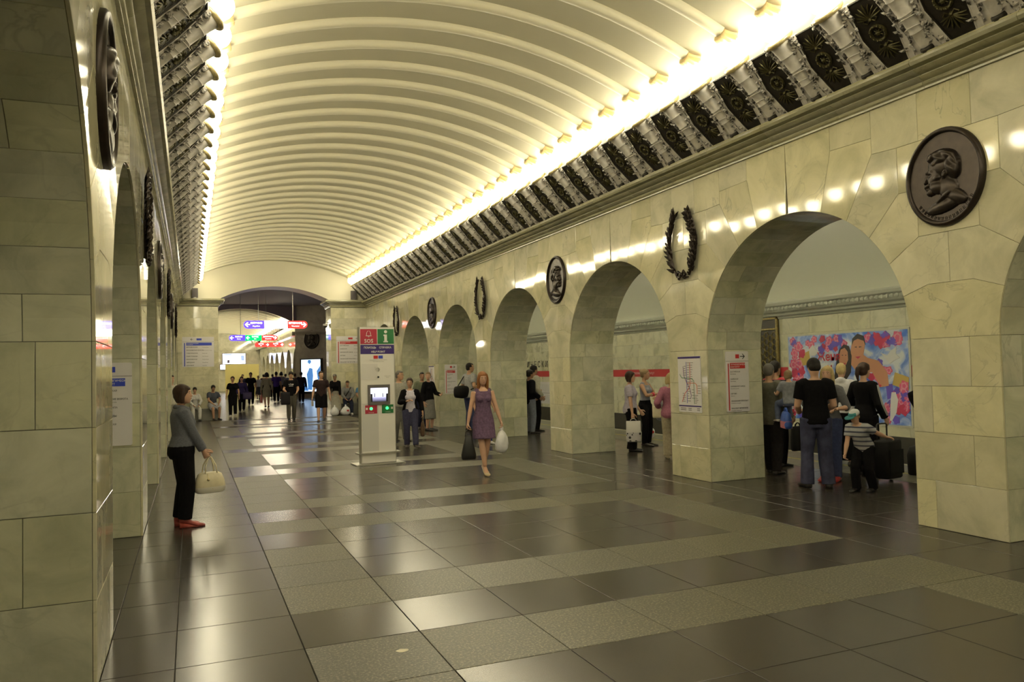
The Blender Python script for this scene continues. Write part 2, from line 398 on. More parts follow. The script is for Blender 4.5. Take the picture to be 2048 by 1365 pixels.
# ---------------------------------------------------------------- ceiling vault and ribs
RV, ZAP = 7.05, 6.47
def vz(d): return ZAP-(RV-sqrt(RV*RV-d*d))
def vault_mb(y0, y1, dm=3.5, n=40, t=.06):
    mb = MB(); a = [(-dm+2*dm*i/n) for i in range(n+1)]
    mb.rings([[(XM+d, y, vz(d)) for d in a]+[(XM+d, y, vz(d)+t) for d in reversed(a)] for y in (y0, y1)]); return mb
ceiling = struct('ceiling', smooth_angle(vault_mb(YBACK, YEND).mesh('ceiling', PLASTER)), label='cream plaster barrel vault with raised transverse ribs')
def rib_me(dm=2.83, n=36):
    sec = [(-.085, -.01), (-.082, .03), (-.06, .068), (-.025, .085), (.025, .085), (.06, .068), (.082, .03), (.085, -.01)]
    mb = MB(); rings = []
    for i in range(n+1):
        d = -dm+2*dm*i/n; nz = -sqrt(RV*RV-d*d)/RV; nx = -d/RV
        rings.append([(d+nx*h, w, vz(d)+nz*h) for w, h in sec])
    mb.rings(rings); return smooth_angle(mb.mesh('rib', RIBM), 50)
RIB_ME = rib_me()
def cap_me():
    mb = MB(); rings = []
    for r, h in ((.085, -.06), (.10, -.05), (.11, 0), (.135, .06), (.16, .10), (.15, .115), (.12, .11)):
        rings.append([(h, r*(1+.07*cos(14*a))*cos(a), r*.75*(1+.07*cos(14*a))*sin(a)) for a in [2*pi*i/56 for i in range(56)]])
    mb.rings(rings)
    for i in range(7): mb.ball((.105, .14*cos(pi*i/6), -.10*sin(pi*i/6)), .022, 6, 4)
    return smooth_angle(mb.mesh('rib_cap', plain('rib_cap_gilding', (.72, .55, .28), .45, .1)), 60)
CAP_ME = cap_me()
LAMP_Y = [PC0+M*k for k in range(-14, 37)]
for y in LAMP_Y:
    rb_ = put('rib', RIB_ME, ceiling, (XM, y, 0))
    for s_ in (-1, 1):
        d = 2.86; c = put('rib_cap', CAP_ME, rb_, (s_*d, 0, vz(d)-.07)); c.rotation_euler = (0, math.asin(d/RV) if s_ > 0 else pi-math.asin(d/RV), 0)

# ---------------------------------------------------------------- cornices and covings
CPROF = [(0, 4.53), (.03, 4.53), (.032, 4.55), (.055, 4.565), (.062, 4.588), (.035, 4.592), (.035, 4.606), (.085, 4.624), (.105, 4.646), (.070, 4.650), (.070, 4.668),
         (.145, 4.682), (.185, 4.702), (.150, 4.706), (.150, 4.724), (.225, 4.735), (.246, 4.765), (.236, 4.795), (.215, 4.806), (.215, 4.822), (0, 4.83)]
def extr_profile(prof, fn, a, b, mi=0, mb=None):
    mb = mb or MB(); mb.rings([[fn(e, t, z) for e, z in prof] for t in (a, b)], True, mi); return mb
BL = 1.125
CB_ME = smooth_angle(extr_profile(CPROF, lambda e, t, z: (-e, t, z), .002, BL-.002).mesh('cornice_block', CORNICE), 35)
P0, P1 = Vector((.10, 4.845)), Vector((.66, 5.46)); TT = (P1-P0).normalized(); NN = Vector((TT.y, -TT.x))
def cove(s_, v, n):
    """coving frame: s up the slope, v along the hall, n out of it -> local xyz beside the right wall"""
    p = P0+TT*s_+NN*n; return (-p.x, v, p.y)
def hexp():
    bz = MB(); poly = [(-.125, 0), (.125, 0), (.205, .42), (.15, .83), (-.15, .83), (-.205, .42)]
    bz.prism(poly, lambda a, b, d: cove(b, a, d), -.03, .02)
    for i in range(6):
        a, b = poly[i], poly[(i+1) % 6]; bz.tube([cove(a[1], a[0], .022), cove(b[1], b[0], .022)], .014, 6)
    bz.prism([(-.13, -.03), (.13, -.03), (.135, .03), (-.135, .03)], lambda a, b, d: cove(b, a, d), 0, .06)
    ring = MB(); R_ = .082
    ring.rings([[cove(.43+(R_+.018*cos(q))*sin(p), (R_+.018*cos(q))*cos(p), .03+.018*sin(q)) for q in [2*pi*j/8 for j in range(8)]] for p in [2*pi*i/24 for i in range(25)]], False)
    for i in range(12): a = 2*pi*i/12; ring.ball(cove(.43+R_*sin(a), R_*cos(a), .044), .013, 5, 4)
    ring.ball(cove(.43, 0, .03), .030, 8, 5)
    for i in range(8): a = 2*pi*i/8; ring.tube([cove(.43, 0, .03), cove(.43+.05*sin(a), .05*cos(a), .026)], [.008, .004], 4)
    pal = MB()
    for sg, s0, ln in ((1, .60, .17), (-1, .27, .16)):
        for i in range(9):
            a = radians(-76+19*i); l = ln*(1-.28*abs(i-4)/4)
            pts = [cove(s0+sg*cos(a)*l*t, sin(a)*l*t*(1+.25*t), .022+.012*sin(pi*t)) for t in (0, .4, .75, 1)]
            pal.tube(pts, [.004, .008, .011, .004], 5)
        pal.ball(cove(s0-sg*.01, 0, .028), .022, 6, 4)
        for q in (-1, 1): pal.tube([cove(s0, 0, .025), cove(s0-sg*.04, q*.05, .03), cove(s0-sg*.01, q*.085, .03), cove(s0+sg*.02, q*.06, .03)], .007, 5)
    return bz.mesh('bronze_panel', BLACKBR), smooth_angle(ring.mesh('ring', OLIVEG)), smooth_angle(pal.mesh('palmette', OLIVEG))
HEX_ME = hexp()
for name, X, sx, lab in (('trim_1', XR, 1, 'right'), ('trim_2', XL, -1, 'left')):
    t_ = struct(name, MB().box(X-sx*.03 if sx > 0 else X, X if sx > 0 else X+.03, YBACK, YEND, 4.55, 4.80).mesh(name, GROUT), label='moulded marble cornice along the %s wall' % lab)
    y = YBACK
    while y < YEND-.05:
        l = min(BL, YEND-y); put('cornice_block', CB_ME, t_, (X, y, 0), scale=(sx, l/BL, 1)); y += BL
for name, X, sx, lab in (('trim_3', XR, 1, 'right'), ('trim_4', XL, -1, 'left')):
    pr = [(0, 4.80), (.07, 4.82), (.62, 5.445), (.60, 5.47), (.28, 5.56), (.0, 5.56)]
    t_ = struct(name, extr_profile(pr, lambda e, t, z: (X-sx*e, t, z), YBACK, YEND).mesh(name, plain('coving_grey', (.10, .09, .075), .6)), label='sloping coving of dark bronze panels above the %s cornice' % lab)
    for y in LAMP_Y[:-1]:
        h = put('bronze_panel', HEX_ME[0], t_, (X, y+M/2, 0), scale=(sx, 1, 1))
        put('ring', HEX_ME[1], h); put('palmettes', HEX_ME[2], h)

# ---------------------------------------------------------------- torch lamps on the coving
def lamp_meshes():
    rng = random.Random(3)
    plate = MB(); poly = [(-.245, -.01), (.245, -.01), (.165, .42), (.222, .84), (-.222, .84), (-.165, .42)]
    plate.prism(poly, lambda a, b, d: cove(b, a, d), -.03, .032)
    for i in range(6):
        a, b = poly[i], poly[(i+1) % 6]; plate.tube([cove(a[1], a[0], .03), cove(b[1], b[0], .03)], .010, 5)
    tor = MB(); prof = [(.045, .07), (.060, .10), (.064, .14), (.066, .26), (.078, .272), (.072, .29), (.083, .47), (.096, .485), (.089, .505), (.100, .66), (.113, .675), (.108, .69), (.126, .80), (.142, .86)]
    tor.rings([[cove(h, r*cos(a), .028+r*.95*sin(a)) for a in [2*pi*i/20 for i in range(20)]] for r, h in prof])
    for q in range(5): tor.tube([cove(.30+.036*q, -.085-.004*q, .06), cove(.32+.036*q, 0, .125+.006*q), cove(.29+.036*q, .085+.004*q, .06)], .005, 4) if q in (1, 4) else None
    rim = MB(); rim.rings([[cove(h, r*cos(a), .028+r*sin(a)) for a in [2*pi*i/24 for i in range(24)]] for r, h in ((.135, .845), (.160, .85), (.174, .868), (.176, .885), (.160, .902), (.12, .905))])
    pot = MB(); pot.rings([[cove(h, r*cos(a), .04+r*sin(a)) for a in [2*pi*i/14 for i in range(14)]] for r, h in ((.03, .015), (.058, .025), (.070, .055), (.066, .085), (.05, .095))])
    pot.tube([cove(.02, 0, .09), cove(.0, 0, .10), cove(-.01, 0, .07)], [.02, .025, .01], 6)
    fol = MB()
    def leaf(s_, v, a, l, w, lift):
        d = (cos(a), sin(a)); pd = (-sin(a), cos(a))
        P = lambda t, q, n: cove(s_+d[0]*l*t+pd[0]*w*q, v+d[1]*l*t+pd[1]*w*q, n)
        fol.add([P(0, 0, .03), P(.45, -1, .035), P(1, 0, .035+lift*.5), P(.45, 1, .035), P(.5, 0, .035+lift)], [(0, 1, 4), (1, 2, 4), (2, 3, 4), (3, 0, 4)])
    for sg in (-1, 1):
        for i in range(38):
            s_ = .03+.79*rng.random(); hw = .245-.08*min(s_, .42)/.42+.057*max(0, s_-.42)/.42
            v = sg*(.075+.045*s_+(hw-.085-.045*s_)*rng.random()); leaf(s_, v, rng.uniform(-1.3, 1.3)+(0 if rng.random() < .8 else pi), .06+.03*rng.random(), .017+.008*rng.random(), .025+.02*rng.random())
        pts = [cove(.05+.1*i, sg*(.15-.035*sin(i*.8)), .045) for i in range(9)]; fol.tube(pts, .006, 5)
        for i in range(7): fol.ball(cove(.72+.14*rng.random(), sg*(.165+.06*rng.random()), .06), .020+.010*rng.random(), 6, 4)
    glob = MB(); glob.ball(cove(1.035, 0, .01), .152, 18, 12)
    return [('plate', plate.mesh('plate', SILVER)), ('foliage', fol.mesh('foliage', PATINA)), ('torch', smooth_angle(tor.mesh('torch', SILVER), 45)),
            ('rim', smooth_angle(rim.mesh('rim', GOLD), 50)), ('pot', smooth_angle(pot.mesh('pot', BLACKBR), 50)), ('globe', smooth_angle(glob.mesh('globe', GLOBEM), 80))]
LAMP_ME = lamp_meshes()
ORD = ['first', 'second', 'third', 'fourth', 'fifth', 'sixth', 'seventh', 'eighth', 'ninth', 'tenth']
def nth(n):
    if n <= 10: return ORD[n-1]
    return '%d%s' % (n, 'th' if 10 <= n % 100 <= 20 else {1: 'st', 2: 'nd', 3: 'rd'}.get(n % 10, 'th'))
for X, sx, lab in ((XR, 1, 'right'), (XL, -1, 'left')):
    for i, y in enumerate(LAMP_Y):
        n = len(LAMP_Y)-i
        t_ = thing('torch_lamp', 'torch lamp with glowing globe above the %s cornice, %s counted from the far end' % (lab, nth(n)), 'wall lamp', (X, y, 0), group='torch lamps along the cornices')
        t_.scale = (sx, 1, 1)
        for nm, me in LAMP_ME: put(nm, me, t_)
# ---------------------------------------------------------------- end wall with its pillars
OL, OR_ = 1.03, 5.515                      # opening between the pillars
PD = 1.3                                   # pillar depth
def circ_arc(x0, x1, zs, za, n=24):
    c = (x0+x1)/2; h = (x1-x0)/2; r = (h*h+(za-zs)**2)/(2*(za-zs)); return [(c+h*(-1+2*i/n), za-r+sqrt(r*r-(h*(-1+2*i/n))**2)) for i in range(n+1)]
arc = circ_arc(OL, OR_, 4.83, 5.40)
mb = MB()
top = [(XM+d, vz(d)+.03) for d in [3.6-7.2*i/20 for i in range(21)]]
mb.prism([(XL-.3, 4.83)]+arc+[(XR+.3, 4.83)]+top, lambda a, b, d: (a, d, b), YEND, YEND+PD)
for x0, x1 in ((XL-.5, OL-.02), (OR_+.02, XR+.5)): mb.box(x0, x1, YEND+.018, YEND+PD-.02, 0, 4.83, 1)
wall_end = struct('wall_end', smooth_angle(mb.mesh('wall_end', [PLASTER, GROUT]), 30), label='end wall of two marble pillars and a cream tympanum above a wide arch')
for x0, x1, ins in ((XL, OL, 1), (OR_, XR, -1)):
    for i in range(10):
        z0, z1 = max(.002, .46*i-.06), min(4.55, .46*(i+1)-.06); s_ = x0+(x1-x0)*(.38 if i % 2 else .62)
        for a, b in ((x0, s_), (s_, x1)):
            obj('slab', slab_mb([(a, z0), (b, z0), (b, z1), (a, z1)], lambda u, v, d: (u, YEND+d, v)), MARBLE, wall_end)
        xi = OL if ins > 0 else OR_
        for a, b in ((YEND+.02, YEND+.7), (YEND+.7, YEND+PD)):
            obj('slab', slab_mb([(a, z0), (b, z0), (b, z1), (a, z1)], lambda u, v, d: (xi-ins*d, u, v)), MARBLE, wall_end)
# pillar cornices: one mitred sweep round each pillar head
def pillar_cornice(x0, x1, ins, name, lab):
    mb = MB(); path = [(x0, YEND, 0, -1), (x1, YEND, ins, -1), (x1, YEND+PD, ins, 0)] if ins > 0 else [(x1, YEND, 0, -1), (x0, YEND, ins, -1), (x0, YEND+PD, ins, 0)]
    mb.rings([[(px+e*nx, py+e*ny, z+.03) for e, z in CPROF] for px, py, nx, ny in path]); struct(name, smooth_angle(mb.mesh(name, CORNICE), 35), label='moulded marble cornice round the %s end pillar' % lab)
pillar_cornice(XL, OL, 1, 'trim_5', 'left'); pillar_cornice(OR_, XR, -1, 'trim_6', 'right')
# back wall behind the camera, so the hall is closed
struct('wall_back', MB().box(-4.4, 14, YBACK-.2, YBACK, -.1, 6.7).mesh('wall_back', MARBLE))

# ---------------------------------------------------------------- chamber beyond the arch
Y2 = 58.0
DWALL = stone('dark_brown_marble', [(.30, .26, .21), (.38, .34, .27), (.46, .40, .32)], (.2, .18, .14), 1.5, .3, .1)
mb = MB(); A = (12.0, 53.0); Bp = (7.0, Y2)
mb.box(12.0, 12.2, YEND+PD, 53.0, 0, 7)
mb.prism([A, (A[0]+.25, A[1]+.15), (Bp[0]+.25, Bp[1]+.15), Bp], lambda a, b, d: (a, b, d), 0, 7)
mb.box(OR_+.5, 12.2, YEND+PD-.3, YEND+PD, 0, 7)
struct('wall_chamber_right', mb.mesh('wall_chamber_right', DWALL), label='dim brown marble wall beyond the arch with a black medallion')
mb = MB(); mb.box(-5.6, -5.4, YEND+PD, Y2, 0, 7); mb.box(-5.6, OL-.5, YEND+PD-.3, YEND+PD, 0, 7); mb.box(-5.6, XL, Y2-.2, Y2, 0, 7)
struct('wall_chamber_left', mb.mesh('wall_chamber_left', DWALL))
mb = MB(); mb.rings([[(XM+d, y, 6.75-.004*d*d) for d in [-8.9+17.8*i/16 for i in range(17)]]+[(XM+d, y, 6.9) for d in [8.9-17.8*i/16 for i in range(17)]] for y in (YEND+PD-.05, Y2)])
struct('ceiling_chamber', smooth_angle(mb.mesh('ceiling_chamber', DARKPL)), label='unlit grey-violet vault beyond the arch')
dm = Vector((Bp[0]-A[0], Bp[1]-A[1], 0)).normalized()
mb = MB(); mb.rings([[(A[0]-dm.y*e*1+dm.x*t, A[1]+dm.x*e*1+dm.y*t, z) for e, z in [(0, 4.55), (.05, 4.56), (.09, 4.62), (.18, 4.7), (.22, 4.78), (.22, 4.84), (0, 4.86)]] for t in (-.2, 6.9)])
struct('trim_7', mb.mesh('trim_7', DWALL), label='dark cornice on the dim marble wall beyond the arch')

# ---------------------------------------------------------------- second hall in the distance
DZ = 0; Y3 = 92.0
v2 = vault_mb(Y2, Y3, 3.6, 24); v2.v = [(x, y, z+DZ) for x, y, z in v2.v]
face2 = MB(); ar2 = [(XM+d, vz(d)+DZ) for d in [-3.75+7.5*i/20 for i in range(21)]]
face2.prism(ar2+[(XM+8.9, 5.0), (XM+8.9, 6.9), (XM-8.9, 6.9), (XM-8.9, 5.0)], lambda a, b, d: (a, d, b), Y2-.1, Y2+.02)
ceiling2 = struct('ceiling_far_hall', smooth_angle(v2.mesh('ceiling_far_hall', PLASTER)), label='lit cream vault of the second hall seen through the arch')
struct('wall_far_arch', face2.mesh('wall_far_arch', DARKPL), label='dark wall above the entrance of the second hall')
for k in range(22): put('rib', RIB_ME, ceiling2, (XM, Y2+.7+1.5*k, DZ))
mb = MB()
for k in range(7):
    c = Y2+2.27+BAY*k; mb.add([(7.02+x, y+c, z) for x, y, z in CORE.v], [])
    b = len(mb.v)-len(CORE.v)
    for f in CORE.f: mb.f.append(tuple(b+i for i in f)); mb.m.append(0)
mb.box(8.1, 8.3, Y2, Y3, 0, 4.6, 1); mb.box(6.8, 7.05, Y2+.05, Y3, 4.54, 4.82)
struct('wall_far_right', mb.mesh('wall_far_right', [MARBLE, DARKPL]), label='row of narrow dark arches along the second hall')
mb = MB().box(-.7, -.5, Y2, Y3, 0, 5.8); struct('wall_far_left', mb.mesh('wall_far_left', MARBLE))
mb = MB().box(-.7, 8.3, Y3, Y3+.2, 0, 6.7); mb.box(-.6, 7.1, Y3-.15, Y3, 4.54, 4.8)
struct('wall_far_end', mb.mesh('wall_far_end', MARBLE), label='pale end wall of the second hall with bright screens')
FARGLOBE = plain('far_opal_glass', (.95, .92, .85), .3, emit=LAMPCOL, estr=GLOBE*1.6)
fl = MB(); fl.ball((0, 0, 0), .2, 10, 7); FL_ME = fl.mesh('globe', FARGLOBE, True)
fc = MB(); fc.lathe([(.05, -.42), (.09, -.38), (.11, -.2), (.17, -.12), (.15, -.1)], 10); FC_ME = fc.mesh('cup', SILVER, True)
for k in range(21):
    for sd, x in (('right', 6.35), ('left', .2)):
        t_ = thing('cornice_lamp', 'small glowing globe above the second hall\'s %s cornice, %s from its entrance' % (sd, nth(k+1)), 'wall lamp', (x, Y2+.7+1.5*k, 5.6), group='far hall globe lamps, %s side' % sd)
        put('globe', FL_ME, t_); put('cup', FC_ME, t_)

# ---------------------------------------------------------------- side platforms: track wall, vault, track bed
XT, XE = 13.9, 10.95
YA0, YA1 = YBACK, 34.3
mb = MB().box(XT+.018, XT+.3, YA0, YA1, .10, 3.3); wall_track = struct('wall_track', mb.mesh('wall_track', GROUT), label='cream tiled wall across the track with a red band')
zz = [.10, .55, 1.0, 1.38, 1.62, 2.05, 2.45, 2.85]; RED = plain('red_enamel', (.42, .025, .035), .35)
rest = MB()
for i in range(len(zz)-1):
    if i == 3: continue
    y = 8.2+(.45 if i % 2 else 0); n = 0
    while y < 34:
        w = min(.92, 34.3-y); s_ = slab_mb([(y, zz[i]), (y+w, zz[i]), (y+w, zz[i+1]), (y, zz[i+1])], lambda a, b, d: (XT+d, a, b))
        if y < 33: obj('wall_tile', s_, AISLETILE, wall_track)
        else: rest.add(s_.v, s_.f)
        y += w
rest.box(XT, XT+.02, YA0, 8.2, .1, 2.85)
obj('plain_tiles', rest, AISLETILE, wall_track)['kind'] = 'stuff'
mb = MB().box(XT-.004, XT+.02, YA0, YA1, 1.38, 1.62); obj('red_band', mb, RED, wall_track)
mb = MB().box(XT-.03, XT+.3, YA0, YA1, -1.2, .10); obj('plinth', mb, plain('black_plinth', (.035, .032, .025), .5), wall_track)
tp = [(0, 2.85), (.03, 2.86), (.05, 2.90), (.12, 2.93), (.14, 2.98), (.20, 3.02), (.24, 3.08), (.24, 3.13), (.30, 3.17), (.32, 3.24), (.30, 3.28), (0, 3.3)]
GREYM = plain('grey_moulding', (.47, .48, .41), .5)
obj('cornice', extr_profile(tp, lambda e, t, z: (XT-e, t, z), YA0, YA1), GREYM, wall_track)
mb = MB(); y = 9.0
while y < 24: mb.ball((XT-.245, y, 3.10), (.03, .05, .05), 6, 4); y += .13
obj('beading', mb, GREYM, wall_track)['kind'] = 'stuff'
for nm, sx in (('right', 1), ('left', -1)):
    def X_(x): return x if sx > 0 else XL+XR-x
    mb = MB(); a = [8.0+(XT-8.0)*i/24 for i in range(25)]
    def az(x): return 3.22+1.95*sqrt(max(0, 1-((x-10.9)/3.0)**2))
    mb.rings([[(X_(x), y, az(x)) for x in a]+[(X_(x), y, az(x)+.1) for x in reversed(a)] for y in (YA0, YA1)])
    struct('ceiling_platform_'+nm, smooth_angle(mb.mesh('ceiling_platform', APLASTER)), label='pale plaster vault over the %s platform' % nm)
    mb = MB().box(min(X_(XE), X_(XT)), max(X_(XE), X_(XT)), YA0, YA1, -1.3, -1.2); mb.box(min(X_(XE), X_(XE)+sx*-.15), max(X_(XE), X_(XE)+sx*-.15), YA0, YA1, -1.2, -.02)
    for r_ in (1.0, 2.4): mb.box(min(X_(XE+r_), X_(XE+r_+.07)), max(X_(XE+r_), X_(XE+r_+.07)), YA0, YA1, -1.2, -1.04, 1)
    struct('floor_track_'+nm, mb.mesh('floor_track', [plain('track_ballast', (.03, .028, .022), .9), STEEL]), label='dark track trench beside the %s platform' % nm)
struct('wall_track_left', MB().box(XL+XR-XT-.2, XL+XR-XT, YA0, YA1, -1.2, 3.3).mesh('wall_track_left', AISLETILE))
for nm, x0, x1 in (('wall_platform_end_right', 8.0, 14), ('wall_platform_end_left', XL+XR-14, XL-1)): struct(nm, MB().box(x0, x1, YA1, YA1+.2, -1.2, 5.4).mesh(nm, AISLETILE))
struct('trim_8', MB().box(10.03, 10.13, YA0, YA1, .0005, .002).mesh('trim_8', plain('faded_yellow_line', (.30, .27, .09), .6)), label='faded yellow safety line along the right platform')
struct('trim_9', MB().box(XE-.12, XE+.02, YA0, YA1, -.02, .003).mesh('trim_9', plain('edge_stone', (.30, .28, .2), .5)), label='pale stone edge of the right platform')
# sconces on the platform side of the pylons: bronze arm and uplighter lantern
UP = plain('uplight_lens', (.9, .9, .85), .3, emit=(1, .93, .72), estr=3000)
mbA = MB(); mbA.box(0, .03, -.06, .06, 3.25, 3.62); mbA.tube([(.02, 0, 3.56), (.10, 0, 3.60), (.19, 0, 3.55), (.22, 0, 3.45), (.20, 0, 3.38)], [.022, .02, .02, .018, .02], 8); mbA.ball((.1, 0, 3.55), .035, 8, 5)
mbL = MB(); mbL.lathe([(.02, 3.16), (.075, 3.17), (.08, 3.19), (.075, 3.33), (.10, 3.375), (.09, 3.38), (.08, 3.36)], 12, (.22, 0, 0))
mbU = MB(); mbU.lathe([(.0, 3.366), (.078, 3.366)], 12, (.22, 0, 0))
UP2 = plain('dim_uplight_lens', (.9, .9, .85), .3, emit=(1, .93, .72), estr=1000)
SC = [('arm', smooth_angle(mbA.mesh('arm', BRONZE), 40)), ('lantern', smooth_angle(mbL.mesh('lantern', BRONZE), 40)), ('lens', mbU.mesh('lens', UP))]
LENS2 = mbU.mesh('lens', UP2)
for i, y in enumerate((39.5, 50.5)):  # two unseen lamps added only to brighten the chamber's dim wall and ceiling
    t_ = thing('added_fill_lamp', 'added unseen fill lamp on the left wall of the dim chamber, %s one' % ORD[i], 'wall lamp', (-5.38, y, 3.4))
    m_ = MB(); m_.ball((.32, 0, .1), .17, 12, 8); obj('globe', m_, plain('added_fill_globe', (.95, .92, .85), .3, emit=LAMPCOL, estr=110), t_, True)
    m_ = MB(); m_.tube([(0, 0, 0), (.2, 0, -.12), (.32, 0, -.08)], .03, 8); m_.box(0, .03, -.08, .08, -.2, .2); obj('arm', m_, BRONZE, t_)
for sd, X, sx in (('right', XR+DEPTH+.002, 1), ('left', XL-DEPTH-.002, -1)):
    for k in PIERS:
        t_ = thing('wall_sconce', ('bronze lantern sconce on the platform side of the %s %s pylon' % (nth(k+1), sd)) if k >= 0 else ('bronze lantern sconce on the %s platform, %s behind the viewer' % (sd, nth(-k))), 'wall lamp', (X, PC0+BAY*k, 0), group='platform sconces'); t_.scale = (sx, 1, 1)
        for nm, me in SC: put(nm, me if not (nm == 'lens' and sx < 0) else LENS2, t_)
# ---------------------------------------------------------------- bronze medallions and wreaths
def smooth_relief(mb, poly, fn, h0, h, steps=4, spread=.03, mi=0):
    """a cushion-like relief over an outline"""
    n = len(poly); rings = []
    for i in range(steps+1):
        t = i/steps; rings.append([fn(a, b, h0+h*sin(t*pi/2)) for a, b in offset_poly(poly, spread*(1-cos(t*pi/2)))])
    mb.rings(rings, True, mi)
def ell(a, b, n=48): return [(a*cos(2*pi*i/n), b*sin(2*pi*i/n)) for i in range(n)]
# wall frame: u along the wall to the viewer's right, w up, d out of the wall (local x is -d beside the right wall)
WF = lambda u, w, d: (-d, -u, w)
def medallion_parts():
    dish = MB(); dish.rings([[WF(a*k, b*k, d) for a, b in ell(.44, .50)] for k, d in ((1, 0), (1, .03), (.97, .05), (.93, .055), (.90, .045), (.885, .022), (.8, .018), (.4, .018), (.05, .018))])
    head = MB(); H = 96; W_ = 84
    EL = [(-.005, .125, .165, .135, 0, .055, 0), (-.085, .03, .095, .145, -8, .050, 0), (-.075, -.085, .095, .075, -25, .052, 0), (-.188, .012, .030, .052, -24, .034, 0), (-.205, -.020, .022, .018, 0, .034, 0), (-.163, .075, .040, .020, 10, .040, 0),
          (-.168, -.062, .052, .024, 18, .050, 0), (-.172, -.098, .030, .014, 0, .040, 0), (-.150, -.135, .046, .034, 0, .046, 0), (.045, -.115, .105, .135, 20, .046, 0), (.0, -.285, .215, .075, 12, .042, 0), (.12, -.215, .14, .075, -32, .046, 0), (.02, -.205, .125, .030, 30, .062, 0),
          (.01, .205, .150, .078, -12, .070, 1), (.105, .10, .075, .150, 6, .066, 1), (-.105, .215, .062, .050, 25, .072, 1), (-.03, .165, .10, .055, 14, .066, 1), (.035, .015, .026, .048, -12, .078, 0), (-.06, .0, .05, .04, 0, .058, 0)]
    hh = {}
    for a in range(W_+1):
        for b in range(H+1):
            u, w = -.30+.60*a/W_, -.38+.70*b/H; v = 0
            for cu, cw, ru, rw, an, d, hr in EL:
                ca, sa = cos(radians(an)), sin(radians(an)); x = ((u-cu)*ca+(w-cw)*sa)/ru; y = (-(u-cu)*sa+(w-cw)*ca)/rw; q = x*x+y*y
                if q < 1: v = max(v, d*(1-q)**.38*(1+(.10*sin(38*(u*1.2+w)+9*w) if hr else 0)))
            q = ((u+.140)/.034)**2+((w-.040)/.020)**2
            if q < 1 and v > .02: v -= .016*(1-q)
            q = ((u-.037)/.012)**2+((w-.018)/.028)**2
            if q < 1: v -= .014*(1-q)
            if (u/.40)**2+(w/.46)**2 > .98: v = 0
            hh[a, b] = v
    ids = {}; vv = []; ff = []
    for a in range(W_):
        for b in range(H):
            c4 = [(a, b), (a+1, b), (a+1, b+1), (a, b+1)]
            if max(hh[c] for c in c4) < .002: continue
            for c in c4:
                if c not in ids: ids[c] = len(vv); vv.append(WF(-.30+.60*c[0]/W_, -.38+.70*c[1]/H, .016+hh[c]))
            ff.append(tuple(ids[c] for c in c4))
    head.add(vv, ff)
    let = MB()
    for i in range(17):
        a = radians(-142+6.6*i); ca, sa = cos(a), sin(a); c = (.36*ca, .42*sa); tx = (-sa, ca)
        for q in (-.008, .008): let.tube([WF(c[0]+tx[0]*q-ca*.016, c[1]+tx[1]*q-sa*.016, .022), WF(c[0]+tx[0]*q+ca*.016, c[1]+tx[1]*q+sa*.016, .022)], .0045, 4)
        if i % 2: let.tube([WF(c[0]-tx[0]*.01, c[1]-tx[1]*.01, .022), WF(c[0]+tx[0]*.01, c[1]+tx[1]*.01, .022)], .0045, 4)
    return [('dish', smooth_angle(dish.mesh('dish', BRONZE), 50)), ('portrait_relief', head.mesh('portrait_relief', BRONZE, True)), ('relief_letters', let.mesh('relief_letters', BRONZE))]
def wreath_parts():
    rng = random.Random(5); out = []
    for sg in (-1, 1):
        mb = MB(); path = [Vector((sg*(.06+.30*sin(pi*(.10+.72*t))*(1-.18*t)), -.46+.92*t)) for t in [i/14 for i in range(15)]]
        mb.tube([WF(p.x, p.y, .03) for p in path], [.022-.001*i for i in range(15)], 6)
        def leaf(p, a, l, w, lift):
            d = Vector((cos(a), sin(a))); q = Vector((-d.y, d.x)); P = lambda t, k, n: WF(p.x+d.x*l*t+q.x*w*k, p.y+d.y*l*t+q.y*w*k, n)
            mb.add([P(0, 0, .02), P(.3, -.9, .03+lift*.3), P(.62, -.8, .03+lift*.6), P(1, 0, .03+lift), P(.62, .8, .03+lift*.6), P(.3, .9, .03+lift*.3), P(.35, 0, .045+lift*.6), P(.68, 0, .05+lift)],
                   [(0, 1, 6), (1, 2, 7, 6), (2, 3, 7), (3, 4, 7), (4, 5, 6, 7), (5, 0, 6)])
        for i in range(1, 15):
            p = path[i]; tg = (path[min(i+1, 14)]-path[i-1]); a = math.atan2(tg.y, tg.x)
            for off in ((-.55, .5), (.55, -.5), (0, 0)):
                l = .165+.04*rng.random() if sg < 0 else .135+.03*rng.random()
                leaf(p, a+off[0]*(.85 if sg < 0 else 1.35)+.2*rng.uniform(-1, 1), l, .030 if sg < 0 else .044, .02+.03*rng.random())
            if sg > 0 and i % 2:
                for q in range(3): mb.ball(WF(p.x+rng.uniform(-.05, .05), p.y+rng.uniform(-.04, .04), .07), .016, 6, 4)
        out.append(('branch', mb.mesh('branch', BRONZE)))
    bow = MB()
    for sg in (-1, 1):
        bow.tube([WF(0, -.44, .05), WF(sg*.07, -.39, .07), WF(sg*.11, -.45, .06), WF(sg*.05, -.49, .06), WF(0, -.45, .05)], .02, 6)
        bow.tube([WF(0, -.45, .05), WF(sg*.08, -.50, .05), WF(sg*.14, -.49, .03)], [.022, .026, .01], 6)
    bow.ball(WF(0, -.445, .06), .035, 8, 6); out.append(('bow', smooth_angle(bow.mesh('bow', BRONZE), 60))); return out
MED, WRE = medallion_parts(), wreath_parts()
MEDLAB = {0: 'nearest', 2: 'second nearest', 4: 'farthest', 1: 'nearest', 3: 'second nearest', 5: 'farthest', 6: 'end'}
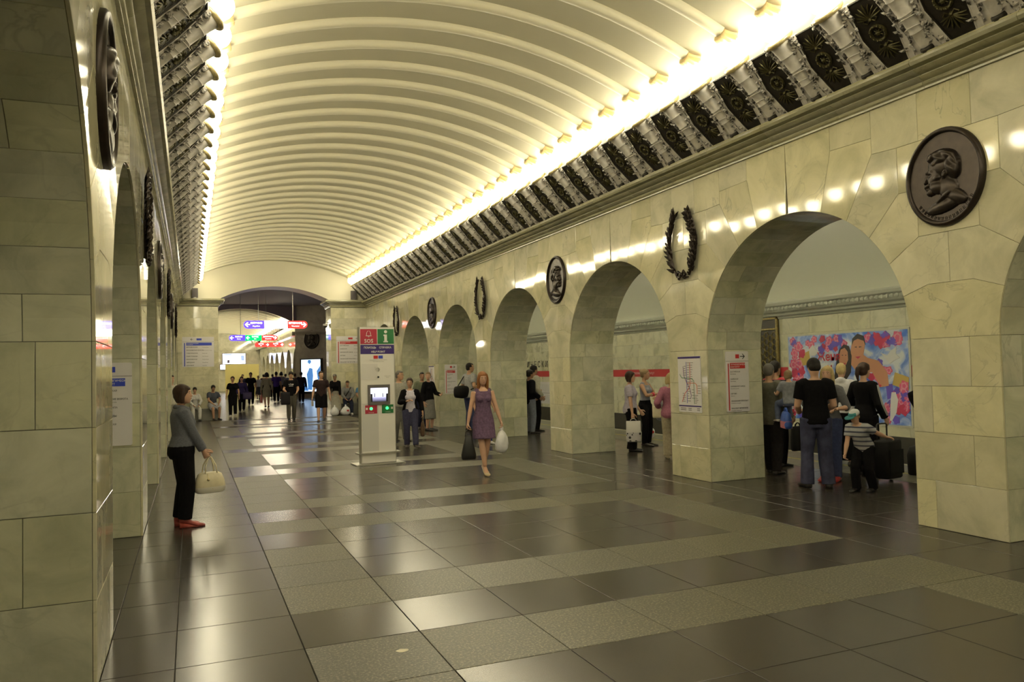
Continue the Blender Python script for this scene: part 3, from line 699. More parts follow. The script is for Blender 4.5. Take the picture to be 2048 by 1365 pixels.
for X, sx, sd in ((XR, 1, 'right'), (XL, -1, 'left')):
    for k in range(0, 6):
        med = k % 2 == 0
        t_ = thing('medallion' if med else 'wreath', ('oval bronze portrait medallion, %s of three on the %s wall' if med else 'bronze laurel wreath, %s of three on the %s wall') % (MEDLAB[k], sd),
                   'medallion' if med else 'wreath', (X, PC0+BAY*k, 3.57), group='bronze medallions' if med else 'bronze wreaths')
        t_.scale = (sx, -1 if k == 2 else 1, 1)
        for nm, me in (MED if med else WRE): put(nm, me, t_)

# ---------------------------------------------------------------- signs
WHT = plain('sign_white', (.66, .64, .66), .3); INK = plain('sign_black', (.02, .02, .025), .5); SRED = plain('sign_red', (.50, .02, .025), .4)
SBLUE = plain('sign_blue', (.03, .06, .52), .4); NAVY = plain('sign_navy', (.035, .015, .16), .4); SGREEN = plain('sign_green', (.015, .16, .05), .4)
def plate(w, h, fn, r=.02, t=.012):
    c = [(w/2-r, h/2-r, 0), (-w/2+r, h/2-r, 90), (-w/2+r, -h/2+r, 180), (w/2-r, -h/2+r, 270)]
    poly = [(x+r*cos(radians(a+30*i)), y+r*sin(radians(a+30*i))) for x, y, a in c for i in range(4)]
    mb = MB(); mb.prism(poly, fn, 0, t); return mb
def arrow(mb, fn, x, y, s_, right=True):
    k = 1 if right else -1; e = .014
    mb.prism([(x-k*s_, y-s_*.14), (x+k*s_*.6, y-s_*.14), (x+k*s_*.6, y+s_*.14), (x-k*s_, y+s_*.14)][::k], fn, .0125, e)
    for q in (-1, 1):
        p = [(x+k*s_, y), (x+k*s_*.05, y+q*s_*.9), (x-k*s_*.2, y+q*s_*.9), (x+k*s_*.55, y)]; mb.prism(p, fn, .0125, e)
def rect(mb, fn, x0, x1, y0, y1, e=.014, mi=0): mb.prism([(x0, y0), (x1, y0), (x1, y1), (x0, y1)], fn, .0122, e, mi)
L1 = [('БАЛТИЙСКАЯ', 'Baltiyskaya'), ('НАРВСКАЯ', 'Narvskaya'), ('КИРОВСКИЙ ЗАВОД', 'Kirovskiy zavod'), ('АВТОВО', 'Avtovo'), ('ЛЕНИНСКИЙ ПРОСПЕКТ', 'Leninskiy prospekt'), ('ПРОСПЕКТ ВЕТЕРАНОВ', 'Prospekt Veteranov')]
L2 = [('ФРУНЗЕНСКАЯ', 'Frunzenskaya'), ('МОСКОВСКИЕ ВОРОТА', 'Moskovskiye vorota'), ('ЭЛЕКТРОСИЛА', 'Elektrosila'), ('ПАРК ПОБЕДЫ', 'Park Pobedy'), ('МОСКОВСКАЯ', 'Moskovskaya'), ('ЗВЁЗДНАЯ', 'Zvyozdnaya'), ('КУПЧИНО', 'Kupchino')]
def line_sign(label, loc, fn, w, h, rows, mat, wide, right=True):
    """fn(u right, v up, d out) in local xyz"""
    t_ = thing('line_sign', label, 'sign', loc); f2 = lambda a, b: fn(a, b, .0145)
    obj('panel', plate(w, h, fn), WHT, t_)
    m1, m2 = MB(), MB()
    yt = h/2-h*.085; rect(m2, fn, (-.02 if right else .0)*w-.05*w, (.14 if right else .16)*w-.05*w, yt-.032*h, yt+.035*h)
    arrow(m1, fn, (.24 if right else -.20)*w, yt, .05*h if not wide else .042*h, right)
    rect(m1, fn, -w/2, w/2, h/2-.165*h, h/2-.160*h)
    bx = -w/2+.085*w if not wide else -w/2+.06*w
    rect(m2, fn, bx, bx+.045*w if not wide else bx+.03*w, -h/2+.025*h, h/2-.20*h)
    hx = -w/2+(.18 if not wide else .13)*w; hh = .095*h if not wide else .10*h
    rect(m2, fn, hx, hx+(.66 if not wide else .80)*w, h/2-.19*h-hh, h/2-.19*h)
    lt = MB(); s_ = h*.034
    add_text(lt, 'ТЕХНОЛОГИЧЕСКИЙ', s_, lambda a, b: fn(a, b, .0148), hx+.02*w, h/2-.19*h-hh*.42, bold=True); add_text(lt, 'ИНСТИТУТ', s_, lambda a, b: fn(a, b, .0148), hx+.02*w, h/2-.19*h-hh*.85, bold=True)
    n = len(rows); y0, y1 = h/2-.36*h, -h/2+.035*h
    for i, (a, b) in enumerate(rows):
        y = y0+(y1-y0)*i/(n-1)
        if wide: add_text(m1, a, h*.046, f2, hx, y, bold=True); add_text(m1, b, h*.036, f2, hx+w*.50, y)
        else: add_text(m1, a, h*.029, f2, hx, y+.012*h, bold=True); add_text(m1, b, h*.026, f2, hx, y-.022*h)
    obj('lettering', m1, INK, t_); obj('colour_fields', m2, mat, t_); obj('white_lettering', lt, WHT, t_); return t_
NEARF = lambda u, v, d: (u, -d, v)                    # faces -y
for k, lab in ((1, 'narrow red line sign on the pylon face beside the striped-shirt group'), (4, 'narrow red line sign on a far pylon left of the man with the shoulder bag')):
    if k == 1: lab = 'white and red station list on the second pylon, right of the metro map'
    if k == 4: lab = 'white and red station list on the fifth pylon, behind the woman in purple'
    line_sign(lab, (7.58 if k == 1 else 7.45, PC0+BAY*k-PH-.001, 1.47), NEARF, .42 if k == 1 else .40, .905, L1, SRED, False)
line_sign('white station list on the second left pylon beside the woman in grey', (-.81, PC0+BAY-PH-.001, 1.455), NEARF, .42, .905, L2, SBLUE, False, False)
line_sign('wide white sign with blue header on the left end pillar', (.27, YEND-.001, 2.72), NEARF, 1.18, 1.2, L2, SBLUE, True, False)
line_sign('wide white sign with red header on the right end pillar', (6.32, YEND-.001, 2.73), NEARF, 1.18, 1.17, L1, SRED, True, True)
def metro_map(label, loc):
    fn = lambda u, v, d: (-d, -u, v); t_ = thing('metro_map', label, 'map', loc); w, h = .58, .855
    obj('panel', plate(w, h, fn, .015), WHT, t_)
    nv = MB(); rect(nv, fn, -w/2+.004, w/2-.004, h/2-.035, h/2-.004); rect(nv, fn, -w/2+.004, w/2-.004, -h/2+.085, -h/2+.105); obj('band', nv, NAVY, t_)
    def ln(name, mat, pts):
        mb = MB(); pts = [((x-.5)*w, (y-.5)*h) for x, y in pts]
        for a, b in zip(pts, pts[1:]):
            d = Vector((b[0]-a[0], b[1]-a[1])); q = Vector((-d.y, d.x)).normalized()*.0045
            mb.prism([(a[0]-q.x, a[1]-q.y), (b[0]-q.x, b[1]-q.y), (b[0]+q.x, b[1]+q.y), (a[0]+q.x, a[1]+q.y)], fn, .0122, .0145)
        obj(name, mb, mat, t_); return pts
    P_ = plain('map_purple', (.12, .04, .22), .4); O_ = plain('map_orange', (.60, .12, .02), .4); B_ = plain('map_blue', (.06, .07, .45), .4); R_ = plain('map_red', (.55, .03, .03), .4); G_ = plain('map_green', (.02, .17, .06), .4)
    ln('route_line', B_, [(.38, .90), (.39, .55), (.385, .16)]); ln('route_line', R_, [(.54, .89), (.535, .50), (.47, .42), (.30, .34), (.16, .18)])
    ln('route_line', P_, [(.24, .82), (.26, .66), (.38, .53), (.52, .42), (.57, .30), (.54, .24)]); ln('route_line', G_, [(.08, .68), (.16, .615), (.62, .60), (.70, .56), (.70, .15)])
    ln('route_line', O_, [(.40, .52), (.76, .52), (.83, .48), (.83, .33)])
    rng = random.Random(2); tx = MB()
    for x, y0, y1, n in ((.41, .20, .88, 17), (.56, .55, .88, 9), (.27, .66, .82, 5), (.73, .16, .30, 6), (.86, .34, .47, 4), (.19, .19, .33, 5), (.60, .25, .40, 4)):
        for i in range(n):
            y = y0+(y1-y0)*i/max(1, n-1); l = .06+.08*rng.random(); rect(tx, fn, (x-.5)*w, (x+l-.5)*w, (y-.5)*h, (y-.5)*h+.006)
    for x, l in ((-.24, .14), (-.04, .08), (.18, .07)):
        for q in range(2): rect(tx, fn, x, x+l, -h/2+.03+.025*q, -h/2+.038+.025*q)
    obj('station_names', tx, INK, t_)
metro_map('metro map with coloured lines on the second right pylon', (XR-.001, 9.93, 1.44)); metro_map('distant metro map on the fifth right pylon', (XR-.001, 23.69, 1.47))

# ---------------------------------------------------------------- help point totem
KX, KY = 3.275, 14.70
t_ = thing('help_point', 'tall white SOS help point totem standing on the hall floor', 'information kiosk', (KX, KY, 0), .06)
fn = lambda u, v, d: (u, -d, v); w = .655; kf = .085
mb = MB().box(-w/2, w/2, -.08, .08, .03, 2.595); obj('body', mb, WHITEP, t_)
mb = MB(); mb.box(-w/2-.012, -w/2, -.085, .085, .02, 2.6); mb.box(w/2, w/2+.012, -.085, .085, .02, 2.6); obj('edge_trim', mb, STEEL, t_)
obj('base_plate', MB().box(-.47, .47, -.24, .24, .002, .02), STEEL, t_)
mb = MB().box(-.41, .42, -.15, -.10, .20, .225); mb.box(-.41, -.37, -.15, .1, .2, .225); mb.box(.38, .42, -.15, .1, .2, .225); mb.box(-w/2, w/2, -.10, -.08, .2, .225); obj('bumper_rail', mb, STEEL, t_)
FR = lambda u, v, d: (u, -.08-d, v)
def kplate(name, x0, x1, z0, z1, mat, par=t_, d0=0, d1=.004):
    mb = MB(); mb.prism([(x0, z0), (x1, z0), (x1, z1), (x0, z1)], FR, d0, d1); return obj(name, mb, mat, par)
KRED = plain('kiosk_red', (.42, .02, .05), .4); KGRN = plain('kiosk_green', (.02, .17, .05), .4)
r_ = kplate('sos_field', -w/2, -.004, 2.275, 2.56, KRED); g_ = kplate('info_field', .008, w/2, 2.275, 2.56, KGRN); n_ = kplate('title_field', -w/2, w/2, 2.085, 2.26, NAVY)
mb = MB(); f5 = lambda a, b: FR(a, b, .006)
add_text(mb, 'SOS', .100, f5, -.165, 2.300, bold=True, align='CENTER', sx=1.0)
bell = [(-.055, 2.425), (.055, 2.425), (.045, 2.45), (.04, 2.49), (.022, 2.525), (-.022, 2.525), (-.04, 2.49), (-.045, 2.45)]; bi = [(x*.78, 2.43+(z-2.425)*.86+.006) for x, z in bell]
for i in range(8):
    a, b, c, d = bell[i], bell[(i+1) % 8], bi[(i+1) % 8], bi[i]; mb.prism([(q[0]-.165, q[1]) for q in (a, b, c, d)], FR, .004, .006)
mb.prism([(-.165+.014*cos(a), 2.418+.012*sin(a)) for a in [pi+pi*i/6 for i in range(7)]], FR, .004, .006)
obj('sos_lettering', mb, WHITEP, r_)
mb = MB(); mb.prism([(.167+.030*cos(a), 2.508+.030*sin(a)) for a in [2*pi*i/18 for i in range(18)]], FR, .004, .006)
mb.prism([(.125, 2.425), (.140, 2.425), (.140, 2.33), (.122, 2.33), (.122, 2.305), (.212, 2.305), (.212, 2.33), (.192, 2.33), (.192, 2.455), (.125, 2.455)][::-1], FR, .004, .006); obj('info_letter', mb, WHITEP, g_)
mb = MB(); add_text(mb, 'ПОМОЩЬ', .050, f5, -.262, 2.190, bold=True); add_text(mb, 'СПРАВКА', .050, f5, .035, 2.190, bold=True); add_text(mb, 'HELP POINT', .050, f5, .015, 2.110, bold=True, align='CENTER'); obj('title_lettering', mb, WHITEP, n_)
kplate('line_tag', -.075, .008, 1.995, 2.055, SRED); kplate('line_tag', .020, .105, 1.995, 2.055, SBLUE)
mb = MB(); add_text(mb, 'ТЕХНОЛОГИЧЕСКИЙ ИНСТИТУТ', .021, f5, .015, 1.962, align='CENTER'); add_text(mb, 'Tekhnologichesky institut', .021, f5, .015, 1.935, align='CENTER'); add_text(mb, 'ВИДЕОКАМЕРА', .016, f5, .19, 1.655, align='CENTER'); add_text(mb, 'CAMERA', .016, f5, .19, 1.63, align='CENTER'); obj('small_lettering', mb, plain('kiosk_grey_ink', (.2, .19, .17), .5), t_)
kplate('grey_panel', -w/2+.02, .0, .25, 1.15, plain('kiosk_pale_grey', (.56, .55, .53), .4)); kplate('grey_panel', -w/2+.02, .0, 1.60, 1.90, plain('kiosk_faint_grey', (.64, .62, .59), .4))
mb = MB()
for i in range(-5, 6):
    for j in range(-5, 6):
        if i*i+j*j < 28: mb.lathe([(.0035, 0), (.0035, .003)], 6, (.008*i, -.081-.003, 1.785+.008*j), axis='y')
obj('speaker_grille', mb, plain('grille_grey', (.35, .34, .31), .5), t_)
mb = MB(); mb.lathe([(.0, -.016), (.018, -.012), (.02, 0)], 14, (.01, -.08, 1.645), axis='y'); obj('camera_lens', mb, BLACK, t_)
mon = kplate('monitor_frame', -.20, .225, 1.125, 1.50, plain('monitor_grey', (.13, .12, .115), .5), d1=.035)
def screen_mat():
    m, N, L, B = new_mat('lit_monitor'); tc = N.new('ShaderNodeTexCoord'); sep = N.new('ShaderNodeSeparateXYZ'); L.new(tc.outputs['Generated'], sep.inputs[0])
    r = ramp(N, [(0, (.02, .02, .03)), (.25, (.25, .24, .4)), (.45, (.75, .75, 1)), (.8, (.9, .9, 1)), (1, (.6, .6, .8))]); L.new(sep.outputs['Z'], r.inputs[0])
    L.new(r.outputs[0], B.inputs['Emission Color']); B.inputs['Emission Strength'].default_value = 1.5; B.inputs['Base Color'].default_value = (.02, .02, .02, 1); return m
sc = kplate('screen', -.155, .18, 1.18, 1.44, screen_mat(), mon, .035, .038)
mb = MB(); P3 = lambda u, v, d: FR(u, v, d)
for x0, x1, z0, z1 in ((-.155, -.12, 1.18, 1.33), (.145, .18, 1.18, 1.33), (-.085, -.07, 1.27, 1.34), (.075, .09, 1.27, 1.34)): mb.prism([(x0, z0), (x1, z0), (x1, z1), (x0, z1)], P3, .038, .0385)
obj('screen_shapes', mb, BLACK, sc)
LED = plain('green_led', (.05, .4, .1), .3, emit=(.05, 1, .25), estr=1.6)
for x0, x1, m_, cx, tx in ((-.255, -.025, KRED, -.14, -.225), (.07, .295, KGRN, .17, .265)):
    p_ = kplate('button_panel', x0, x1, .955, 1.115, m_, d1=.008); mb = MB(); mb.lathe([(0, -.02), (.026, -.018), (.030, 0)], 16, (cx, -.088, 1.05), axis='y'); obj('call_button', mb, LED, p_)
    mb = MB(); add_text(mb, 'ПОМОЩЬ' if m_ is KRED else 'СПРАВКА', .022, f5, (x0+x1)/2, .968, align='CENTER'); mb.v = [(x, y-.004, z) for x, y, z in mb.v]; mb.prism([(tx-.018, 1.03), (tx+.018, 1.03), (tx+.018, 1.07), (tx-.018, 1.07)], FR, .008, .010); obj('button_lettering', mb, WHITEP, p_)

# ---------------------------------------------------------------- hanging lit signs
def hang_sign(label, xc, y, z, w, segs, ztop, rods, h=.34):
    t_ = thing('hanging_sign', label, 'sign', (xc, y, z)); r = h/2; x = -w/2
    def fld(x0, x1, l, rr):
        p = []
        if l: p += [(x0+r+r*cos(a), r*sin(a)) for a in [pi/2+pi*i/12 for i in range(13)]]
        else: p += [(x0, r), (x0, -r)]
        if rr: p += [(x1-r+r*cos(a), r*sin(a)) for a in [-pi/2+pi*i/12 for i in range(13)]]
        else: p += [(x1, -r), (x1, r)]
        return p
    n = len(segs)
    for i, (f, col, st, txt, ar) in enumerate(segs):
        x1 = x+w*f; mb = MB(); mb.prism(fld(x, x1, i == 0, i == n-1), NEARF, -.08, .08)
        if st > 0:
            nm = 'lit_sign_%s' % col; cc = {'blue': (.10, .05, 1), 'red': (1, .03, .025), 'green': (.0, .45, .12), 'white': (1, 1, 1)}[col]
            mt = plain(nm, tuple(.5*c for c in cc), .4, emit=cc, estr=st)
        f_ = obj('field', mb, mt, t_)
        if txt:
            lt = MB(); f3 = lambda a, b: NEARF(a, b, .083); xm = (x+x1)/2+(.09 if ar < 0 else -.09)
            add_text(lt, txt[0], .10, f3, xm, .035, bold=True, align='CENTER'); add_text(lt, txt[1], .08, f3, xm, -.09, align='CENTER')
            ax = x+.16 if ar < 0 else x1-.16; k = ar
            lt.prism([(ax-.10, -.015), (ax+.10, -.015), (ax+.10, .02), (ax-.10, .02)], NEARF, .081, .084)
            for q in (-1, 1): lt.prism([(ax+k*.11, 0), (ax+k*.02, q*.10), (ax-k*.03, q*.10), (ax+k*.05, 0)], NEARF, .081, .084)
            obj('lettering', lt, plain('lit_letters', (1, 1, 1), .4, emit=(1, .98, 1), estr=3.5), f_)
        x = x1
    for rx in rods: mb = MB(); mb.tube([(rx, 0, r), (rx, 0, ztop-z)], .014, 6); obj('rod', mb, STEEL, t_)
hang_sign('lit hanging sign with blue, white and red fields under the end arch', 3.52, 36.0, 3.97, 2.73, [(.32, 'blue', 1.6, ('КУПЧИНО', 'Kupchino'), -1), (.36, 'white', 5, None, 0), (.32, 'red', 1.6, ('ВЕТЕРАНОВ', 'Veteranov'), 1)], 6.7, (-.74, .74))
hang_sign('lit hanging sign with blue, green and red fields, farther back', 3.56, 50.0, 4.03, 2.83, [(.33, 'blue', 1.6, ('ПАРНАС', 'Parnas'), -1), (.34, 'green', 1.6, ('ВЫХОД', 'Exit'), -1), (.33, 'red', 1.6, ('ДЕВЯТКИНО', 'Devyatkino'), 1)], 6.7, (-.75, .75))
hang_sign('long red lit sign above the crowd in the second hall', 5.75, 64.0, 4.12, 2.2, [(.5, 'red', 1.8, ('ВЫХОД', 'Exit'), 1), (.5, 'red', 1.8, ('ВЫХОД', 'Exit'), 1)], 5.8, (-.7, .7))

# ---------------------------------------------------------------- far screens, hoarding, light box
SCR = plain('lit_screen', (.8, .8, .9), .3, emit=(.93, .90, 1), estr=2.6)
def lit_box(name, label, x0, x1, y, z0, z1, shapes):
    t_ = thing(name, label, 'screen', ((x0+x1)/2, y, (z0+z1)/2)); w, h = x1-x0, z1-z0
    obj('frame', MB().box(-w/2-.05, w/2+.05, -.02, .10, -h/2-.05, h/2+.05), BLACK, t_); s_ = obj('lit_face', MB().box(-w/2, w/2, -.03, -.02, -h/2, h/2), SCR, t_)
    for (a, b, c, d, m) in shapes: obj('image_patch', MB().box(a*w-w/2, b*w-w/2, -.034, -.03, c*h-h/2, d*h-h/2), m, s_)
BLU = plain('screen_blue', (.2, .25, .9), .4, emit=(.2, .28, 1), estr=1.3); DRK = plain('screen_dark', (.1, .08, .15), .4)
lit_box('advert_screen', 'bright wide advertising screen on the far end wall', 3.25, 5.65, 91.85, 3.05, 4.2, [(.8, .95, .3, .8, BLU), (.05, .4, .85, .97, BLU), (.2, .3, .1, .4, DRK)])
lit_box('advert_screen', 'smaller bright screen below the wide one on the far end wall', 3.0, 4.1, 91.7, 2.45, 2.98, [(.1, .3, .1, .3, BLU)])
t_ = thing('hoarding', 'plain yellow hoarding panels across the second hall', 'partition', (4.15, 72, 0)); HO = plain('yellow_hoarding', (.62, .55, .22), .6)
for i in range(3): obj('board', MB().box(-1.4+.935*i, -1.4+.935*i+.928, -.03, .03, .002, 2.72), HO, t_)
dd = Vector((Bp[0]-A[0], Bp[1]-A[1], 0)).normalized(); dn = Vector((-dd.y, dd.x, 0)); dn = dn if dn.y < 0 else -dn
def on_diag(ratio):
    t = (ratio*A[1]-A[0])/(dd.x-ratio*dd.y); return Vector((A[0]+dd.x*t, A[1]+dd.y*t, 0))
c = on_diag(.1408); t_ = thing('light_box', 'glowing blue and white advertising light box on the dim wall', 'advertisement', (c.x+dn.x*.1, c.y+dn.y*.1, 1.62), math.atan2(-dd.y, -dd.x))
obj('frame', MB().box(-.94, .94, -.03, .09, -1.3, 1.22), BLACK, t_)
LBM = plain('lit_advert', (.6, .75, .9), .3, emit=(.62, .80, 1), estr=2.2)
s_ = obj('lit_face', MB().box(-.82, .82, -.04, -.03, -1.13, 1.14), LBM, t_)
mb = MB(); fnl = lambda u, v, d: (u, -.04-d, v)
for poly in ([(-.25, -1.0), (-.35, .1), (-.12, .55), (.15, .5), (.2, 0), (.1, -1.05)], [(-.82, -1.1), (-.78, -.5), (-.4, -.15), (-.3, -.8), (-.2, -1.1)], [(.15, -1.0), (.3, -.35), (.65, -.5), (.7, -1.0)], [(-.28, .95), (-.1, .8), (.05, .95), (0, 1.12), (-.22, 1.12)], [(.5, .3), (.82, .7), (.82, -.4), (.6, -.3)]): mb.prism(poly, fnl, 0, .004)
obj('image_shapes', mb, plain('advert_blue', (.10, .22, .42), .4, emit=(.08, .25, .6), estr=.7), s_)
c = on_diag(.1412); t_ = thing('medallion', 'black oval medallion on the dim wall above the light box', 'medallion', (c.x+dn.x*.02, c.y+dn.y*.02, 4.2), math.atan2(dn.y, dn.x)+pi)
for nm, me in MED[:2]: put(nm, me, t_, scale=(1.3, 1.5, 1.35))

# ---------------------------------------------------------------- fixtures on the end wall, benches
for i, (x, lab) in enumerate(((.17, 'left'), (6.48, 'right'))):
    t_ = thing('floodlight', 'dark floodlight standing on the %s end pillar cornice' % lab, 'floodlight', (x, YEND-.10, 4.86))
    obj('housing', MB().box(-.11, .11, -.07, .07, .04, .40), plain('dark_grey_metal', (.07, .06, .06), .5), t_); obj('bracket', MB().box(-.04, .04, -.05, .05, 0, .05), STEEL, t_)
t_ = thing('security_camera', 'white dome security camera on the right end pillar edge', 'camera', (5.40, 34.1, 3.82))
mb = MB(); mb.tube([(.14, 0, .12), (.02, 0, .12), (0, 0, .06)], .022, 8); obj('arm', mb, WHITEP, t_); mb = MB(); mb.lathe([(.01, .08), (.10, .07), (.11, .02), (.10, -.02)], 14); obj('hood', mb, WHITEP, t_, True); mb = MB(); mb.ball((0, 0, -.02), .09, 12, 8); obj('dome', mb, BLACK, t_, True)
for x0, x1, lab in ((XL+.02, 1.0, 'left'), (5.55, XR-.02, 'right')):
    t_ = thing('bench', 'low grey stone bench against the %s end pillar' % lab, 'bench', ((x0+x1)/2, YEND-.27, 0)); w = x1-x0
    obj('seat', MB().box(-w/2, w/2, -.26, .25, .40, .46), STONEGREY, t_); obj('base', MB().box(-w/2+.03, w/2-.03, -.22, .25, .001, .40), STONEGREY, t_)

# ---------------------------------------------------------------- on the track wall: poster, gate, letters, board
TW = lambda u, v, d: (-d, -u, v)
t_ = thing('poster', 'large flower poster with a dark-haired woman and a bare-shouldered man across the track', 'poster', (XT-.006, 13.58, 1.365)); PWd, PHt = 3.52, 2.03
obj('frame', plate(PWd+.08, PHt+.08, TW, .01, .02), plain('poster_frame', (.55, .54, .46), .4), t_)
def sky_mat():
    m, N, L, B = new_mat('poster_sky'); tc = N.new('ShaderNodeTexCoord'); nz = N.new('ShaderNodeTexNoise'); nz.inputs['Scale'].default_value = 2.6; nz.inputs['Detail'].default_value = 4; nz.inputs['Distortion'].default_value = 1
    L.new(tc.outputs['Object'], nz.inputs[0]); r = ramp(N, [(.35, (.06, .16, .62)), (.48, (.30, .42, .80)), (.60, (.72, .76, .85))]); L.new(nz.outputs['Fac'], r.inputs[0]); L.new(r.outputs[0], B.inputs['Base Color']); B.inputs['Roughness'].default_value = .35; return m
pic = MB(); pic.prism([(-PWd/2, -PHt/2), (PWd/2, -PHt/2), (PWd/2, PHt/2), (-PWd/2, PHt/2)], TW, .02, .024); pic = obj('picture', pic, sky_mat(), t_)
def pp(px, py): p = at_x(px, py, XT-.03); return (13.58-p.y, p.z-1.365)
def patch(name, pts, mat, d=.026): mb = MB(); mb.prism([pp(*q) for q in pts][::-1], TW, .024, d); obj(name, mb, mat, pic)
rng = random.Random(11); pk = [MB(), MB(), MB(), MB()]; PK = [plain('print_pink', (.62, .10, .22), .4), plain('print_rose', (.45, .03, .09), .4), plain('print_violet', (.12, .08, .50), .4), plain('print_pale_pink', (.70, .30, .40), .4)]
FD = [0]
def flower(u, v, r, m):
    FD[0] += .00006
    for q in range(3):
        n = 9; rr = r*(1-.3*q); a0 = rng.random()*6; pk[m if q != 1 else (3 if m == 0 else m)].prism([(u+rr*(1+.18*cos(5*a))*cos(a+a0), v+rr*(1+.18*cos(5*a))*sin(a+a0)) for a in [2*pi*i/14 for i in range(14)]], TW, .024, .0262+FD[0]+.0009*q)
def band(x0, x1, y0, y1, n, r=.11):
    for i in range(n):
        u, v = pp(rng.uniform(x0, x1), rng.uniform(y0, y1)); rr = r*rng.uniform(.7, 1.2); u = max(-PWd/2+rr*1.2, min(PWd/2-rr*1.2, u)); v = max(-PHt/2+rr*1.2, min(PHt/2-rr*1.2, v)); flower(u, v, rr, rng.choice((0, 0, 0, 1, 2)))
band(1582, 1606, 680, 830, 30); band(1600, 1690, 676, 700, 18, .09); band(1735, 1800, 668, 690, 16); band(1740, 1780, 725, 760, 8, .08); band(1770, 1818, 790, 842, 30); band(1795, 1818, 770, 800, 8)
SKIN2 = plain('print_skin', (.55, .27, .16), .45); HAIR2 = plain('print_dark_hair', (.015, .01, .01), .5); PWHT = plain('print_white', (.75, .75, .78), .4)
patch('printed_man', [(1703, 730), (1702, 700), (1706, 678), (1716, 669), (1727, 673), (1730, 690), (1727, 710), (1735, 716), (1758, 722), (1775, 745), (1778, 772), (1762, 775), (1745, 745), (1715, 745)], SKIN2, .034)
patch('printed_hair', [(1704, 692), (1705, 678), (1715, 668), (1727, 672), (1731, 690), (1728, 682), (1716, 678), (1708, 682)], HAIR2, .0365)
patch('printed_hair', [(1668, 765), (1674, 720), (1679, 700), (1688, 689), (1698, 693), (1704, 712), (1702, 745), (1690, 765)], HAIR2, .0345)
patch('printed_woman', [(1681, 738), (1678, 715), (1682, 700), (1690, 696), (1696, 704), (1697, 720), (1692, 732), (1688, 740)], SKIN2, .0355)
for d_ in ([(1683, 711), (1687, 710), (1687, 712)], [(1691, 710), (1695, 711), (1691, 712)], [(1709, 695), (1714, 693), (1714, 696)], [(1719, 693), (1725, 694), (1719, 696)]): patch('printed_eye', d_, HAIR2, .038)
for d_ in ([(1686, 727), (1693, 727), (1690, 730)], [(1711, 714), (1722, 713), (1717, 718)]): patch('printed_mouth', d_, PK[1], .038)
for d_ in ([(1762, 706), (1775, 712), (1782, 702), (1793, 694), (1792, 708), (1800, 716), (1788, 722), (1780, 728), (1772, 718)], [(1782, 800), (1784, 785), (1792, 785), (1797, 800), (1794, 825), (1785, 842), (1781, 842)], [(1618, 700), (1626, 690), (1632, 700), (1640, 704), (1630, 712), (1622, 712)]): patch('printed_dove', d_, PWHT, .036)
patch('printed_envelope', [(1790, 745), (1818, 755), (1818, 782), (1785, 770)], plain('print_gold', (.50, .36, .10), .4), .028); patch('printed_letter', [(1772, 770), (1785, 768), (1788, 795), (1775, 800)], PK[2], .028)
patch('printed_envelope', [(1600, 712), (1618, 702), (1622, 730), (1602, 732)], plain('print_gold', (.5, .36, .1), .4), .028)
for m, mt in zip(pk, PK): obj('printed_flowers', m, mt, pic)['kind'] = 'stuff'
mb = MB(); f6 = lambda a, b: TW(a, b, .0385); u, v = pp(1639, 722); add_text(mb, 'Женя', .27, f6, u-.06, v, bold=True); u, v = pp(1655, 745); add_text(mb, 'н', .30, f6, u, v, bold=True); u, v = pp(1733, 776); add_text(mb, 'Любовь', .20, f6, u-.34, v, bold=True); obj('printed_words', mb, plain('print_crimson', (.50, .02, .05), .4), pic)
t_ = thing('bronze_gate', 'ornate bronze gate with hexagon grille beside the flower poster', 'gate', (XT-.006, 16.05, .06)); w, h = .75, 2.88; DG = plain('dark_gate_gold', (.20, .155, .05), .4, .5, noise=.3, nscale=18)
mb = MB()
for a, b, c, d in ((-w/2, -w/2+.06, 0, h), (w/2-.06, w/2, 0, h), (-w/2, w/2, h-.08, h), (-w/2, w/2, 0, .08), (-w/2, w/2, 1.0, 1.05), (-w/2, w/2, h-.35, h-.31)): mb.prism([(a, c), (b, c), (b, d), (a, d)], TW, .02, .07)
obj('frame', mb, DG, t_); mb = MB(); mb.prism([(-w/2, 0), (w/2, 0), (w/2, h), (-w/2, h)], TW, 0, .02); obj('backing', mb, BLACKBR, t_)
mb = MB()
for i in range(4):
    for j in range(9):
        cx, cz = -.22+.145*i, 1.16+.165*j+(.08 if i % 2 else 0)
        if cz < h-.42: mb.tube([TW(cx+.078*cos(pi/3*q), cz+.085*sin(pi/3*q), .035) for q in range(7)], .010, 4)
obj('hexagon_grille', mb, DG, t_); mb = MB()
for q in range(3): mb.prism([(-.24+.17*q, .16), (-.12+.17*q, .16), (-.12+.17*q, .9), (-.24+.17*q, .9)], TW, .02, .05)
obj('lower_panel', mb, DG, t_)
t_ = thing('station_name', 'spaced dark metal station name letters above the red band', 'lettering', (XT-.002, 31.0, 1.79))
for i, ch in enumerate('ТЕХНОЛОГИЧЕСКИЙ'):
    v, f = text_geo(ch, .36, False, 'CENTER'); n = len(v); mb = MB(); u0 = (i-10)*.385+.1
    mb.add([TW(u0+x, y, .03) for x, y in v]+[TW(u0+x, y, .0) for x, y in v], f+[tuple(n+q for q in reversed(p)) for p in f]); obj('letter', mb, BLACKBR, t_)
for (u, s_, y) in (('Технологический институт', .085, 22.3), ('Технологический институт', .085, 31.6)):
    t_ = thing('band_lettering', 'small white station name on the red band, %s' % ('behind the two women' if y < 25 else 'behind the men by the pylon'), 'lettering', (XT-.005, y, 1.46)); mb = MB(); v, f = text_geo(u, s_*1.4, False, 'CENTER'); mb.add([TW(a, b, .001) for a, b in v], f); obj('letters', mb, WHT, t_)
